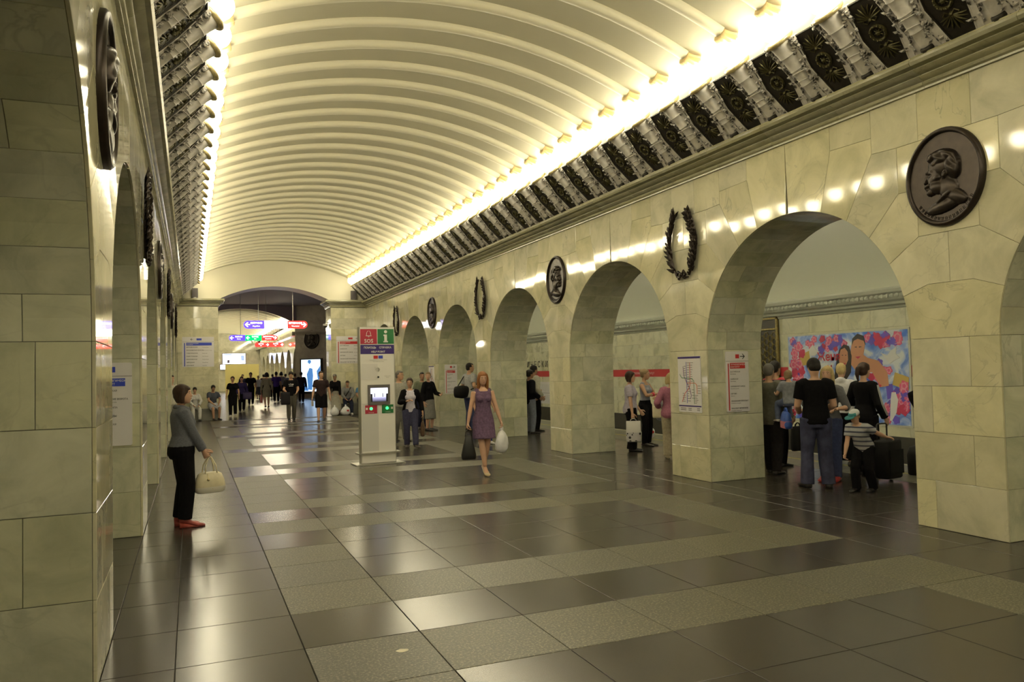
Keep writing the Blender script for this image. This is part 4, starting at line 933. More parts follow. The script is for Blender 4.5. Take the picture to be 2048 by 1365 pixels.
t_ = thing('notice_board', 'white notice board with slanted lines below the red band', 'notice', (XT-.002, 29.9, .70)); obj('panel', plate(1.3, .92, TW, .01), WHT, t_); mb = MB()
for q in range(9):
    for r2 in (0, 1): u = -.55+.135*q; mb.prism([(u, -.40+.44*r2), (u+.012, -.40+.44*r2), (u+.10, -.08+.44*r2), (u+.085, -.08+.44*r2)], TW, .0122, .014)
mb.prism([(-.6, -.02), (.6, -.02), (.6, .0), (-.6, .0)], TW, .0122, .014); obj('line_marks', mb, plain('notice_grey', (.25, .25, .3), .5), t_)
# ---------------------------------------------------------------- people
SKIN = {}
def skin(tone):
    if tone not in SKIN: SKIN[tone] = plain('skin_%s' % tone, {'fair': (.52, .31, .21), 'mid': (.44, .25, .155), 'tan': (.34, .185, .11)}[tone], .5, noise=.06, nscale=18)
    return SKIN[tone]
CL = {}
def cloth(col, rough=.85, noise=.14, nscale=26, bump=.35):
    k = tuple(round(c, 3) for c in col)
    if k not in CL: CL[k] = plain('cloth_%d' % len(CL), col, rough, noise=noise, nscale=nscale, spec=.1, bump=bump)
    return CL[k]
def striped(cols, freq, name):
    if name in MATS: return MATS[name]
    m, N, L, B = new_mat(name); tc = N.new('ShaderNodeTexCoord'); sp = N.new('ShaderNodeSeparateXYZ'); L.new(tc.outputs['Object'], sp.inputs[0])
    a = N.new('ShaderNodeMath'); a.operation = 'MULTIPLY'; a.inputs[1].default_value = freq; f = N.new('ShaderNodeMath'); f.operation = 'FRACT'; L.new(sp.outputs['Z'], a.inputs[0]); L.new(a.outputs[0], f.inputs[0])
    n = len(cols); r = ramp(N, [(i/n, c) for i, c in enumerate(cols)], 'CONSTANT'); L.new(f.outputs[0], r.inputs[0]); L.new(r.outputs[0], B.inputs['Base Color']); B.inputs['Roughness'].default_value = .85; MATS[name] = m; return m
def hairm(col):
    return plain('hair_%d_%d_%d' % tuple(int(c*1000) for c in col), col, .55, noise=.16, nscale=45, bump=.35, spec=.25)
EYEW = plain('eye_white', (.55, .52, .48), .25); IRIS = plain('eye_dark', (.03, .02, .015), .2)
BAKE = []          # (object, voxel, extra MB, smooth iterations)
def rem(name, mb, mat, parent, vox, extra=None, it=3):
    o = obj(name, mb, mat, parent); BAKE.append((o, vox, extra, it)); return o
def bake_all():
    for o, vox, ex, it in BAKE:
        m = o.modifiers.new('r', 'REMESH'); m.mode = 'VOXEL'; m.voxel_size = vox; m.use_smooth_shade = True
        s_ = o.modifiers.new('s', 'SMOOTH'); s_.factor = .5; s_.iterations = it
    dg = bpy.context.evaluated_depsgraph_get(); dg.update()
    res = []
    for o, vox, ex, it in BAKE: res.append(bpy.data.meshes.new_from_object(o.evaluated_get(dg), depsgraph=dg))
    for (o, vox, ex, it), me in zip(BAKE, res):
        old = o.data; o.modifiers.clear()
        if ex and ex.v:
            bm = bmesh.new(); bm.from_mesh(me); b = [bm.verts.new(v) for v in ex.v]
            for f in ex.f:
                try: bm.faces.new([b[i] for i in f]).smooth = True
                except ValueError: pass
            bm.to_mesh(me); bm.free()
        me.name = o.name; o.data = me; bpy.data.meshes.remove(old)
def ik(a, t, l1, l2, pole):
    d = t-a; L_ = min(d.length, (l1+l2)*.9995); d = d.normalized(); t = a+d*L_
    x = (l1*l1-l2*l2+L_*L_)/(2*L_); hgt = sqrt(max(0, l1*l1-x*x)); p = pole-d*pole.dot(d); p = p.normalized() if p.length > 1e-5 else d.orthogonal().normalized()
    return a+d*x+p*hgt, t
def ring(c, ax, ay, rx, ry, n=14, sq=1.0):
    out = []
    for i in range(n):
        a = 2*pi*i/n; ca, sa = cos(a), sin(a); ca = math.copysign(abs(ca)**sq, ca); sa = math.copysign(abs(sa)**sq, sa); out.append(c+ax*(rx*ca)+ay*(ry*sa))
    return out
def limb(mb, pts, rad, n=10, sub=3):
    """rounded tube through pts, with end domes"""
    P = []; R_ = []
    for i in range(len(pts)-1):
        for j in range(sub):
            t = j/sub; P.append(pts[i].lerp(pts[i+1], t)); R_.append(rad[i]+(rad[i+1]-rad[i])*t)
    P.append(pts[-1]); R_.append(rad[-1]); mb.tube(P, R_, n)
TORSO_M = [(-.06, .066, .056, -.004), (-.02, .090, .066, -.006), (.02, .092, .066, -.004), (.06, .087, .060, 0), (.105, .080, .055, .003), (.155, .081, .060, .005), (.205, .088, .064, .004), (.245, .092, .060, .0), (.272, .088, .048, -.005), (.290, .066, .040, -.008), (.304, .040, .034, -.008)]
TORSO_F = [(-.06, .066, .056, -.006), (-.02, .096, .068, -.010), (.02, .095, .066, -.008), (.06, .083, .056, -.002), (.105, .070, .049, .002), (.155, .074, .054, .004), (.205, .084, .058, .004), (.245, .088, .054, -.002), (.272, .083, .045, -.006), (.292, .060, .037, -.008), (.306, .036, .031, -.008)]
class Person:
    def __init__(s, label, pos, heading, h=1.72, sex='m', pose={}, tone='fair', vox=None, fat=1.0, face=True):
        dist = sqrt(pos[0]**2+pos[1]**2); s.vox = vox or (.011 if dist < 13 else .016 if dist < 22 else .022); s.near = dist < 24
        s.h = h; s.sex = sex; s.fat = fat; p = dict(pose)
        s.root = thing('person', label, 'person', (pos[0], pos[1], pos[2] if len(pos) > 2 else 0), radians(heading-90))
        s.rotz = radians(heading-90)
        V = lambda t: Vector(t)*h
        heel = p.get('heel', 0); s.heel = heel
        s.hip = V(p.get('hip', (0, 0, .515)))+Vector((0, 0, heel))
        ln, sd, tw = radians(p.get('lean', 0)), radians(p.get('side', 0)), radians(p.get('twist', 0))
        s.up = Vector((sin(sd), sin(ln), cos(ln)*cos(sd))).normalized(); r0 = Vector((cos(tw), sin(tw), 0)); s.rt = (r0-s.up*r0.dot(s.up)).normalized(); s.fw = s.up.cross(s.rt)
        s.hr = Vector((1, 0, 0))
        sw = .098 if sex == 'm' else .088
        s.sh = {k: s.hip+s.up*(.268*h)+s.rt*(q*sw*h)-s.fw*.004*h for k, q in (('R', 1), ('L', -1))}
        s.nb = s.hip+s.up*(.30*h)-s.fw*.008*h
        hy, hp = p.get('head', (0, 0)); hy, hp = radians(hy), radians(hp)
        u = (s.up*.55+Vector((0, 0, 1))*.45).normalized(); f = (s.fw*cos(hy)+s.rt*sin(hy)); f = (f-u*f.dot(u)).normalized()
        s.hf = (f*cos(hp)+u*sin(hp)).normalized(); s.hu = (u*cos(hp)-f*sin(hp)).normalized(); s.hx = s.hf.cross(s.hu)
        s.hc = s.nb+u*(.098*h)+s.hf*.016*h
        s.leg = {}; s.arm = {}
        for k, q in (('R', 1), ('L', -1)):
            a = s.hip+s.hr*(q*.050*h)-Vector((0, 0, .01*h)); t = V(p.get(k+'F', (q*.055, 0, .042)))+Vector((0, 0, heel))
            kn, an = ik(a, t, .2335*h, .2325*h, Vector(p.get('knee', (q*.12, 1, .1)))); s.leg[k] = (a, kn, an)
            t = V(p.get(k+'H', (q*.150, .03, .485)))+Vector((0, 0, heel*.8))
            po = p.get(k+'E', (q*.5, -1, -.25)); el, wr = ik(s.sh[k], t, .168*h, .148*h, Vector(po)); s.arm[k] = (s.sh[k], el, wr)
        s.foot = {k: radians(p.get(k+'T', 0)) for k in 'RL'}; s.pose = p
        s.build_body(tone, face)
    def tring(s, sv, rx, ry, fy, inf=0, n=18):
        f = s.fat; return ring(s.hip+s.up*(sv*s.h)+s.fw*(fy*s.h), s.rt, s.fw, (rx*s.h+inf)*f, (ry*s.h+inf)*f*(1+.6*(f-1)), n, .9)
    def torso(s): return TORSO_M if s.sex == 'm' else TORSO_F
    def bust(s, mb, inf):
        if s.sex == 'f':
            for q in (-1, 1):
                c = s.hip+s.up*(.195*s.h)+s.rt*(q*.040*s.h)+s.fw*(.045*s.h); r = .034*s.h+inf*.8; mb.ball(c, r*s.fat, 10, 7)
    def build_body(s, tone, face):
        h = s.h; mb = MB(); sk = skin(tone); s.sk = sk
        mb.rings([s.tring(*t) for t in s.torso()]); s.bust(mb, -.004)
        limb(mb, [s.nb-s.up*.02*h, s.nb+s.up*.03*h, s.hc-s.hu*.03*h-s.hf*.012*h], [.034*h, .030*h, .031*h] if s.sex == 'm' else [.028*h, .0255*h, .027*h], 12)
        HR = [(-.063, .013, .016, .026), (-.054, .024, .030, .018), (-.038, .031, .042, .009), (-.018, .0365, .049, .003), (.005, .040, .053, .0), (.025, .0415, .055, -.003), (.042, .038, .050, -.005), (.055, .029, .039, -.006), (.064, .014, .019, -.006)]; HR = [(a*1.04, b*1.06, c*1.04, d) for a, b, c, d in HR]
        mb.rings([ring(s.hc+s.hu*(u*h)+s.hf*(fy*h), s.hx, s.hf, rx*h, ry*h, 16) for u, rx, ry, fy in HR])
        HP = lambda x, u, f: s.hc+s.hx*(x*h)+s.hu*(u*h)+s.hf*(f*h)
        s.HP = HP
        mb.tube([HP(0, .016, .049), HP(0, -.004, .056), HP(0, -.014, .062), HP(0, -.019, .053)], [.005*h, .006*h, .0085*h, .006*h], 8)
        mb.ball(HP(0, .022, .047), (.020*h, .008*h, .006*h), 8, 5)
        mb.ball(HP(0, -.032, .051), (.013*h, .006*h, .007*h), 8, 5); mb.ball(HP(0, -.053, .040), (.012*h, .010*h, .009*h), 8, 5)
        for q in (-1, 1): mb.ball(HP(q*.041, -.004, -.004), (.006*h, .011*h, .016*h), 8, 6)
        ex = MB(); f = s.fat
        for k, q in (('R', 1), ('L', -1)):
            a, kn, an = s.leg[k]; m1 = a.lerp(kn, .5); m2 = kn.lerp(an, .33)
            limb(mb, [a, m1, kn, m2, an], [.056*h*f, .046*h*f, .033*h, .034*h*f, .021*h], 12)
            ang = s.foot[k]; fd = Vector((sin(ang), cos(ang), 0)); sd = Vector((fd.y, -fd.x, 0)); hl = s.heel; an0 = Vector((an.x, an.y, 0)); zb = an.z-.040*h-hl*0
            zb = max(zb, 0) if hl == 0 else an.z-.040*h
            tipz = max(0, zb-hl); s.__dict__.setdefault('ft', {})[k] = (fd, sd, zb, tipz)
            fr = []
            for t, w, hh in ((-.028, .018, .020), (-.01, .022, .040), (.03, .022, .036), (.07, .027, .022), (.105, .026, .015), (.122, .014, .010)):
                z = zb+(tipz-zb)*max(0, min(1, (t+.01)/.085)); c = Vector((an.x, an.y, z+hh*h*.5))+fd*(t*h); fr.append(ring(c, sd, Vector((0, 0, 1)), w*h, hh*h*.52, 10))
            mb.rings(fr)
            sh, el, wr = s.arm[k]; m1 = sh.lerp(el, .4); m2 = el.lerp(wr, .3)
            rr = [.037, .031, .025, .0265, .0165] if s.sex == 'm' else [.031, .026, .0215, .0225, .0145]
            limb(mb, [sh, m1, el, m2, wr], [r*h*(1+.5*(f-1)) for r in rr], 12)
            # hand
            d = (wr-el).normalized(); d = Vector(s.pose.get(k+'D', d)).normalized()
            th = Vector(s.pose.get(k+'Th', (0, 1, .15))); th = (th-d*th.dot(d)).normalized(); pn = d.cross(th)*q       # palm normal
            if pn.dot(s.hip+Vector((0, 0, .0))-wr) < 0 and k+'P' not in s.pose: pn = -pn
            if k+'P' in s.pose: pn = Vector(s.pose[k+'P']); pn = (pn-d*pn.dot(d)).normalized(); th = (th-pn*th.dot(pn)).normalized()
            mb.rings([ring(wr+d*(t*h), th, pn, w*h, e*h, 10) for t, w, e in ((-.012, .014, .013), (.008, .0175, .0135), (.03, .0235, .013), (.052, .0235, .011), (.058, .020, .009))])
            g = s.pose.get(k+'G', .45); knk = wr+d*(.052*h)
            if s.near:
                for i, (o, l) in enumerate(((-.0175, .034), (-.006, .044), (.0058, .047), (.017, .042))):
                    p0 = knk+th*(o*h); dd = d; pts = [p0-d*.008*h, p0]
                    for j, sl in enumerate((.45, .32, .23)):
                        an_ = g*(.75+.25*j)*1.25; dd = (dd*cos(an_)+pn*sin(an_)).normalized(); pts.append(pts[-1]+dd*(l*sl*h))
                    ex.tube(pts, [.0056*h, .0056*h, .0053*h, .005*h, .0038*h], 7)
                b0 = wr+d*(.016*h)+th*(.016*h); td = (th*.75+d*.65+pn*.25).normalized(); t2 = (d*.8+th*.15+pn*(.3+.5*g)).normalized()
                ex.tube([b0-td*.006*h, b0+td*.016*h, b0+td*.030*h, b0+td*.030*h+t2*.018*h, b0+td*.030*h+t2*.030*h], [.0075*h, .0075*h, .0065*h, .006*h, .0045*h], 7)
            else: mb.rings([ring(knk+d*(t*h)+pn*(c*h), th, pn, w*h, e*h, 8) for t, w, e, c in ((-.01, .021, .010, 0), (.02, .019, .009, .012*g), (.036, .015, .008, .035*g))])
            s.__dict__.setdefault('hand', {})[k] = knk+pn*(.012*h)+d*.01*h
        s.body = rem('body', mb, sk, s.root, s.vox, ex)
        if face:
            for q in (-1, 1):
                e = MB(); e.ball(HP(q*.0165, .006, .0475), (.0062*h, .0045*h, .0034*h), 8, 5); o = obj('eye', e, EYEW, s.body, True)
                e = MB(); e.ball(HP(q*.0165, .006, .0508), (.0031*h, .0022*h, .0031*h), 8, 5); obj('iris', e, IRIS, s.body, True)
                e = MB(); e.tube([HP(q*.008, .0165, .0535), HP(q*.017, .0185, .0520), HP(q*.027, .0145, .0455)], [.0016*h, .0020*h, .0012*h], 5); obj('eyebrow', e, plain('brow', (.05, .03, .02), .7), s.body)
            e = MB(); e.ball(HP(0, -.0325, .0555), (.0105*h, .0032*h, .0036*h), 10, 5); obj('lips', e, plain('lips', (.38, .13, .11), .45), s.body, True)
    # ---- clothes
    def top(s, mat, hem=-.02, sleeve='short', inf=.010, neck=.295, name='shirt', loose=1.0, extra=None):
        h = s.h; mb = MB(); T = s.torso(); rows = []
        for t in T:
            if hem-.001 <= t[0] <= neck+.001: rows.append(t)
        def interp(v):
            for a, b in zip(T, T[1:]):
                if a[0] <= v <= b[0]: q = (v-a[0])/(b[0]-a[0]); return tuple(x+(y-x)*q for x, y in zip(a, b))
            return T[0] if v < T[0][0] else T[-1]
        if not rows or rows[0][0] > hem+.004:
            q = interp(hem); rows.insert(0, (hem, q[1]*(1.03 if hem < -.05 else 1), q[2], q[3]))
        if rows[-1][0] < neck-.004: rows.append(interp(neck))
        mb.rings([s.tring(v, rx, ry, fy, inf*(loose if v < .15 else 1)) for v, rx, ry, fy in rows]); s.bust(mb, inf)
        for k in 'RL':
            sh, el, wr = s.arm[k]; rr = [.037, .031, .025, .0265, .0165] if s.sex == 'm' else [.031, .026, .0215, .0225, .0145]
            rr = [r*h*(1+.5*(s.fat-1))+inf for r in rr]
            inn = sh-s.rt*((1 if k == 'R' else -1)*.045*h)+s.up*.006*h
            if sleeve == 'none': limb(mb, [inn, sh-(sh-inn)*.25], [rr[0]*.95, rr[0]*.82], 12); continue
            if sleeve == 'short': e = sh.lerp(el, .68); limb(mb, [inn, sh, e], [rr[0]*.92, rr[0]*1.0, rr[1]*1.08], 12)
            elif sleeve == 'half': e = el.lerp(wr, .15); limb(mb, [inn, sh, el, e], [rr[0]*.95, rr[0]*1.05, rr[2]*1.15, rr[3]*1.1], 12)
            else: e = el.lerp(wr, .93); limb(mb, [inn, sh, sh.lerp(el, .5), el, el.lerp(wr, .4), e], [rr[0]*.95, rr[0]*1.05, rr[1]*1.06, rr[2]*1.15, rr[3]*1.02, rr[4]*1.25], 12)
        if extra: extra(mb)
        return rem(name, mb, mat, s.root, s.vox)
    def collar(s, mat, r=.046, t=.013, drop=0):
        h = s.h; mb = MB(); c = s.nb-s.up*(.004*h+drop); n = 20
        mb.tube([c+s.rt*(r*h*cos(a))+s.fw*(r*1.0*h*sin(a)+.006*h)-s.up*(.018*h*max(0, sin(a))) for a in [pi/2+.35+(2*pi-.7)*i/n for i in range(n+1)]], t*h, 8); return obj('collar', mb, mat, s.root, True)
    def open_coat(s, mat, hem=-.06, inf=.024, gap=50, name='cardigan', long=True):
        """sleeved coat whose fronts hang open"""
        h = s.h; mb = MB(); T = [t for t in s.torso() if t[0] >= hem-.001]
        if T[0][0] > hem: T.insert(0, (hem, T[0][1]*1.06, T[0][2]*1.08, T[0][3]))
        out = []
        for v, rx, ry, fy in T[:-1]:
            c = s.hip+s.up*(v*h)+s.fw*(fy*h); g = radians(gap*(1 if v < .2 else .75)); n = 18; A_ = [pi/2+g+(2*pi-2*g)*i/n for i in range(n+1)]
            o = [c+s.rt*((rx*h+inf)*s.fat*cos(a))+s.fw*((ry*h+inf)*s.fat*sin(a)) for a in A_]; i_ = [c+s.rt*((rx*h+inf-.026)*s.fat*cos(a))+s.fw*((ry*h+inf-.026)*s.fat*sin(a)) for a in reversed(A_)]
            out.append(o+i_)
        mb.rings(out)
        for k in 'RL':
            sh, el, wr = s.arm[k]; rr = [.034*h+inf*.8, .030*h+inf*.7, .026*h+inf*.7, .027*h+inf*.6, .020*h+inf*.5]; inn = sh-s.rt*((1 if k == 'R' else -1)*.03*h)
            limb(mb, [inn, sh, sh.lerp(el, .5), el, el.lerp(wr, .4), el.lerp(wr, .9)], [rr[0]*.9, rr[0], rr[1], rr[2], rr[3], rr[4]], 12)
        return rem(name, mb, mat, s.root, s.vox)
    def pants(s, mat, length=1.0, inf=.012, flare=1.0, rise=.085, name='trousers'):
        h = s.h; mb = MB(); T = [t for t in s.torso() if -.061 <= t[0] <= rise]
        mb.rings([s.tring(*t, inf*.8) for t in T]+[s.tring(rise, *[x for x in (s.torso()[4][1]*1.06, s.torso()[4][2]*1.05, 0)], inf*.6)])
        for k in 'RL':
            a, kn, an = s.leg[k]; f = s.fat; hemp = an+Vector((0, 0, -.012*h)) if length >= 1 else (kn.lerp(an, (length-.5)*2) if length > .5 else a.lerp(kn, length*2))
            if length > .5: pts = [a+Vector((0, 0, .02*h)), a.lerp(kn, .45), kn, kn.lerp(hemp, .4), hemp]; rr = [.058*h*f+inf, .049*h*f+inf, .036*h*f+inf*1.2, .036*h*f+inf*1.2, (.026*h+inf*1.3)*flare*(1 if length >= 1 else 1.25)]
            else: pts = [a+Vector((0, 0, .02*h)), a.lerp(hemp, .5), hemp]; rr = [.058*h*f+inf, .052*h*f+inf*1.4, .046*h*f+inf*1.8]
            limb(mb, pts, rr, 12)
        return rem(name, mb, mat, s.root, s.vox)
    def skirt_rows(s, z1, flare, inf=.012, top=.10):
        h = s.h; T = s.torso(); rows = [s.tring(top, T[4][1], T[4][2], T[4][3], inf), s.tring(.04, T[3][1]*1.03, T[3][2]*1.05, T[3][3], inf*1.3), s.tring(-.01, T[1][1]*1.02, T[1][2]*1.05, T[1][3], inf*1.5)]
        z0 = s.hip.z-.02*h; ks = [s.leg[k] for k in 'RL']
        for t in (.35, .7, 1.0):
            z = z0+(z1*h-z0)*t; pts = [a.lerp(kn, max(0, min(1, (a.z-z)/max(.05, a.z-kn.z)))) for a, kn, an in ks]
            c = (pts[0]+pts[1])/2; sx = abs(pts[0].x-pts[1].x)/2; sy = abs(pts[0].y-pts[1].y)/2; c = Vector((c.x, c.y, z))
            rows.append(ring(c, Vector((1, 0, 0)), Vector((0, 1, 0)), (sx+.055*h+inf)*(1+(flare-1)*t), (sy+.058*h+inf)*(1+(flare-1)*t), 18))
        return rows
    def skirt(s, mat, z1=.28, flare=1.05, name='skirt'):
        mb = MB(); mb.rings(s.skirt_rows(z1, flare)); return rem(name, mb, mat, s.root, s.vox)
    def dress(s, mat, z1=.33, flare=1.15):
        mb = MB(); mb.rings(s.skirt_rows(z1, flare, .012, .11)); return s.top(mat, .05, 'none', .009, .275, 'dress', extra=lambda m: m.add(mb.v, mb.f))
    def shoes(s, mat, kind='shoe'):
        h = s.h
        for k in 'RL':
            an = s.leg[k][2]; fd, sd, zb, tipz = s.ft[k]; mb = MB(); fr = []
            prof = {'shoe': ((-.036, .020, .030), (-.022, .026, .050), (.01, .027, .050), (.045, .029, .036), (.085, .031, .026), (.118, .028, .020), (.134, .014, .014)),
                    'pump': ((-.034, .018, .026), (-.020, .024, .030), (.02, .024, .022), (.06, .027, .020), (.095, .029, .022), (.12, .022, .017), (.132, .009, .010))}['pump' if kind == 'pump' else 'shoe']
            for t, w, hh in prof:
                z = zb+(tipz-zb)*max(0, min(1, (t+.01)/.085)); c = Vector((an.x, an.y, z+hh*h*.5-.001))+fd*(t*h); fr.append(ring(c, sd, Vector((0, 0, 1)), w*h, hh*h*.5, 12, .8))
            mb.rings(fr)
            if kind == 'pump' and zb-tipz > .02: c = Vector((an.x, an.y, 0))-fd*(.02*h); mb.tube([c+Vector((0, 0, zb+.01)), c+Vector((0, 0, max(0, tipz)+.001))], [.013, .006], 8)
            if kind == 'wedge':
                mb.prism([(-.034*h, 0), (.12*h, 0), (.11*h, .018), (.06*h, .022), (-.034*h, max(.02, zb-tipz+.01))], lambda a, b, d: tuple(Vector((an.x, an.y, max(0, tipz)+b))+fd*a+sd*d), -.025*h, .025*h)
            o = obj('shoe', mb, mat, s.root, True)
    def hair(s, mat, style='short'):
        h = s.h; HP = s.HP; mb = MB()
        def eb(x, u, f, rx, ru, rf):
            n = 14; m_ = 9; rings = []
            for j in range(m_+1):
                th = max(-pi/2+.08, min(pi/2-.08, -pi/2+pi*j/m_)); rings.append([HP(x+rx*cos(th)*cos(2*pi*i/n), u+ru*sin(th), f+rf*cos(th)*sin(2*pi*i/n)) for i in range(n)])
            mb.rings(rings)
        big = {'short': 1.09, 'crop': 1.02, 'bob': 1.13, 'long': 1.10, 'tail': 1.07, 'bun': 1.07, 'curly': 1.16}[style]
        eb(0, .020, -.010, .046*big, .051*big, .056*big); eb(0, -.008, -.024, .0425*big, .040, .040*big)
        eb(0, .040, .020, .034*big, .022*big, .030)
        if style in ('bob', 'long'):
            for q in (-1, 1):
                lo = -.062 if style == 'bob' else -.115
                pts = [HP(q*.036, .045, .012), HP(q*.045, .01, .010), HP(q*.0475, -.03, .006), HP(q*.045, lo, .004)]
                if style == 'long': pts.append(HP(q*.043, -.165, .012))
                limb(mb, pts, [.012*h, .017*h, .019*h, .017*h] if style == 'bob' else [.012*h, .015*h, .017*h, .017*h, .010*h], 10)
            lo = -.06 if style == 'bob' else -.15
            mb.rings([ring(HP(0, u, f), s.hx, s.hf, rx*h, rf*h, 14) for u, f, rx, rf in ((.03, -.02, .040, .04), (-.01, -.026, .046, .036), (-.04, -.026, .046, .030), (lo, -.026, .046 if style == 'bob' else .050, .018))])
            eb(0, .040, .040, .028, .010, .014)
        if style == 'tail': limb(mb, [HP(0, .035, -.055), HP(0, .02, -.085), HP(0, -.03, -.098), HP(0, -.10, -.085)], [.014*h, .020*h, .019*h, .006*h], 10)
        if style == 'bun': eb(0, .045, -.055, .026, .024, .026)
        return rem('hair', mb, mat, s.root, min(s.vox, .014), None, 2)
    def world(s, p):
        c, q = cos(s.rotz), sin(s.rotz); l = s.root.location; return Vector((l.x+p.x*c-p.y*q, l.y+p.x*q+p.y*c, l.z+p.z))
    def handw(s, k): return s.world(s.hand[k])
# ---------------------------------------------------------------- bags
def bag_tote(label, top, w, hgt, d, mat, heading=0, strap=.22, name='tote_bag', cat='bag', taper=1.0, band=None, hmat=None, neck=1.0, sq=.45):
    """soft upright bag hanging below a hand at 'top'"""
    t_ = thing(name, label, cat, (top.x, top.y, top.z), radians(heading)); mb = MB(); z0 = -strap; rows = []
    for i, (t, k, e) in enumerate(((0, .94*neck, .22), (.10, .97*(neck+.15*(1-neck)), .6), (.45, .98*(neck+.6*(1-neck)), 1.0), (.8, 1.0*taper, 1.0), (.95, .97*taper, .9), (1.0, .86*taper, .6))):
        rows.append(ring(Vector((0, 0, z0-hgt*t)), Vector((1, 0, 0)), Vector((0, 1, 0)), w/2*k, d/2*e, 20, sq))
    mb.rings(rows); obj('body', mb, mat, t_, True)
    for q in (-1, 1):
        m2 = MB(); m2.tube([(-w*.22, q*d*.07, z0-.02), (-w*.17, q*d*.06, z0+strap*.55), (-.01, q*.008, -.004), (.01, q*.008, -.004), (w*.17, q*d*.06, z0+strap*.55), (w*.22, q*d*.07, z0-.02)], .007, 6); obj('handle', m2, hmat or mat, t_, True)
    if band:
        m3 = MB(); rr = []
        for t in (.55, .97): rr.append(ring(Vector((0, 0, z0-hgt*t)), Vector((1, 0, 0)), Vector((0, 1, 0)), w/2*1.0*(1 if t < .6 else .92)+.004, d/2+.004, 20, sq))
        m3.rings(rr, False); obj('printed_band', m3, band, t_)
    return t_
def bag_plastic(label, top, w, hgt, mat, heading=0, name='plastic_bag', mark=None):
    t_ = thing(name, label, 'bag', (top.x, top.y, top.z), radians(heading)); mb = MB(); rng = random.Random(int(top.x*1000)); rows = []
    for t, k in ((0, .10), (.10, .16), (.24, .55), (.42, .86), (.65, 1.0), (.85, .95), (.96, .7), (1.0, .35)):
        rows.append([Vector((w/2*k*cos(a)*(1+.09*sin(3*a+t*7)+.05*rng.uniform(-1, 1)), w*.30*k*sin(a)*(1+.12*sin(4*a+t*5)), -hgt*t)) for a in [2*pi*i/18 for i in range(18)]])
    mb.rings(rows); obj('body', mb, mat, t_, True)
    m2 = MB()
    for q in (-1, 1): m2.tube([(q*.02, 0, -.06), (q*.022, 0, .0), (0, 0, .018)], [.016, .010, .008], 6)
    obj('handles', m2, mat, t_, True)
    if mark: m3 = MB(); m3.ball((w*.18, -w*.29, -hgt*.55), (w*.12, .012, hgt*.10), 8, 5); obj('printed_mark', m3, mark, t_)
    return t_
WBAG = plain('white_plastic', (.66, .66, .70), .35, noise=.10, nscale=14, bump=.5); GBAG = plain('grey_plastic', (.34, .36, .42), .35, noise=.15, nscale=12, bump=.5); BKL = plain('black_leather', (.007, .0065, .0065), .6, spec=.2); BRL = plain('brown_leather', (.10, .055, .03), .4, noise=.25)
CRM = plain('cream_leather', (.62, .56, .40), .35, noise=.06)
K = (.006, .0055, .0065); NAV = (.02, .022, .05); JEAN = (.045, .055, .12); GREYT = (.15, .14, .12)
BROWNH = hairm((.035, .018, .012)); BLACKH = hairm((.012, .009, .008)); BLOND = hairm((.42, .32, .15)); RED_H = hairm((.24, .095, .03)); GREYH = hairm((.12, .11, .10)); DBLOND = hairm((.22, .15, .08))
BSH = plain('black_shoe', (.014, .012, .012), .35); WSH = plain('white_shoe', (.55, .53, .50), .45)
def G(px, py): g = ground(px, py); return (g.x, g.y)
WALK = lambda a=.13: dict(RF=(.045, a, .042), LF=(-.045, -a*.9, .07))

# 1 woman in grey jacket, hands clasped in front, cream handbag
p = Person('woman in grey denim jacket and black trousers standing by the left pylon', G(366, 1054), 4, 1.62, 'f', dict(RH=(.045, .155, .475), LH=(-.02, .165, .475), RE=(.6, -1, -.4), LE=(-.6, -1, -.4), RD=(-.25, .45, -.85), LD=(.25, .45, -.85), RG=1.1, LG=1.1, head=(20, 2), heel=.05, RF=(.05, .01, .042), LF=(-.05, -.02, .042)), fat=1.14)
p.hair(BROWNH, 'bob'); p.top(cloth((.115, .12, .14), nscale=60), .03, 'long', .016, .298, 'denim_jacket'); p.top(cloth((.5, .48, .46)), -.005, 'none', .007, .285, 'white_top'); p.collar(cloth((.115, .12, .14), nscale=60), .044, .016, -.022); p.pants(cloth(K), 1, .016, 1.25); p.shoes(plain('red_wedge', (.30, .05, .04), .45, noise=.3), 'wedge')
hw = (p.handw('R')+p.handw('L'))/2
t_ = thing('handbag', 'cream dome handbag with studs held by the woman in grey', 'handbag', (hw.x+.02, hw.y-.01, hw.z), radians(20))
mb = MB(); rows = []
for z, w, d in ((-.18, .10, .05), (-.20, .135, .07), (-.27, .165, .085), (-.34, .178, .09), (-.40, .165, .085), (-.415, .14, .07)): rows.append(ring(Vector((0, 0, z)), Vector((1, 0, 0)), Vector((0, 1, 0)), w, d, 20, .7))
mb.rings(rows); b_ = obj('body', mb, CRM, t_, True)
for q in (-1, 1): m2 = MB(); m2.tube([(-.07, q*.05, -.20), (-.06, q*.04, -.10), (-.015, q*.012, -.005), (.015, q*.012, -.005), (.06, q*.04, -.10), (.07, q*.05, -.20)], .008, 8); obj('handle', m2, CRM, t_, True)
m2 = MB()
for i in range(7): a = pi*1.1+pi*.8*i/6; m2.ball((.168*cos(a), .087*sin(a), -.365), .007, 6, 4)
obj('studs', m2, GOLD, b_); m2 = MB(); m2.ball((-.05, -.095, -.255), .016, 8, 6); m2.tube([(-.05, -.07, -.19), (-.05, -.09, -.245)], .004, 5); obj('charm', m2, GOLD, b_)
mb = MB(); rows = [ring(Vector((0, 0, z)), Vector((1, 0, 0)), Vector((0, 1, 0)), w, d, 20, .7) for z, w, d in ((-.345, .181, .093), (-.40, .169, .089), (-.418, .142, .073))]; mb.rings(rows, False); obj('base_panel', mb, plain('white_leather', (.66, .63, .56), .35), b_, True)
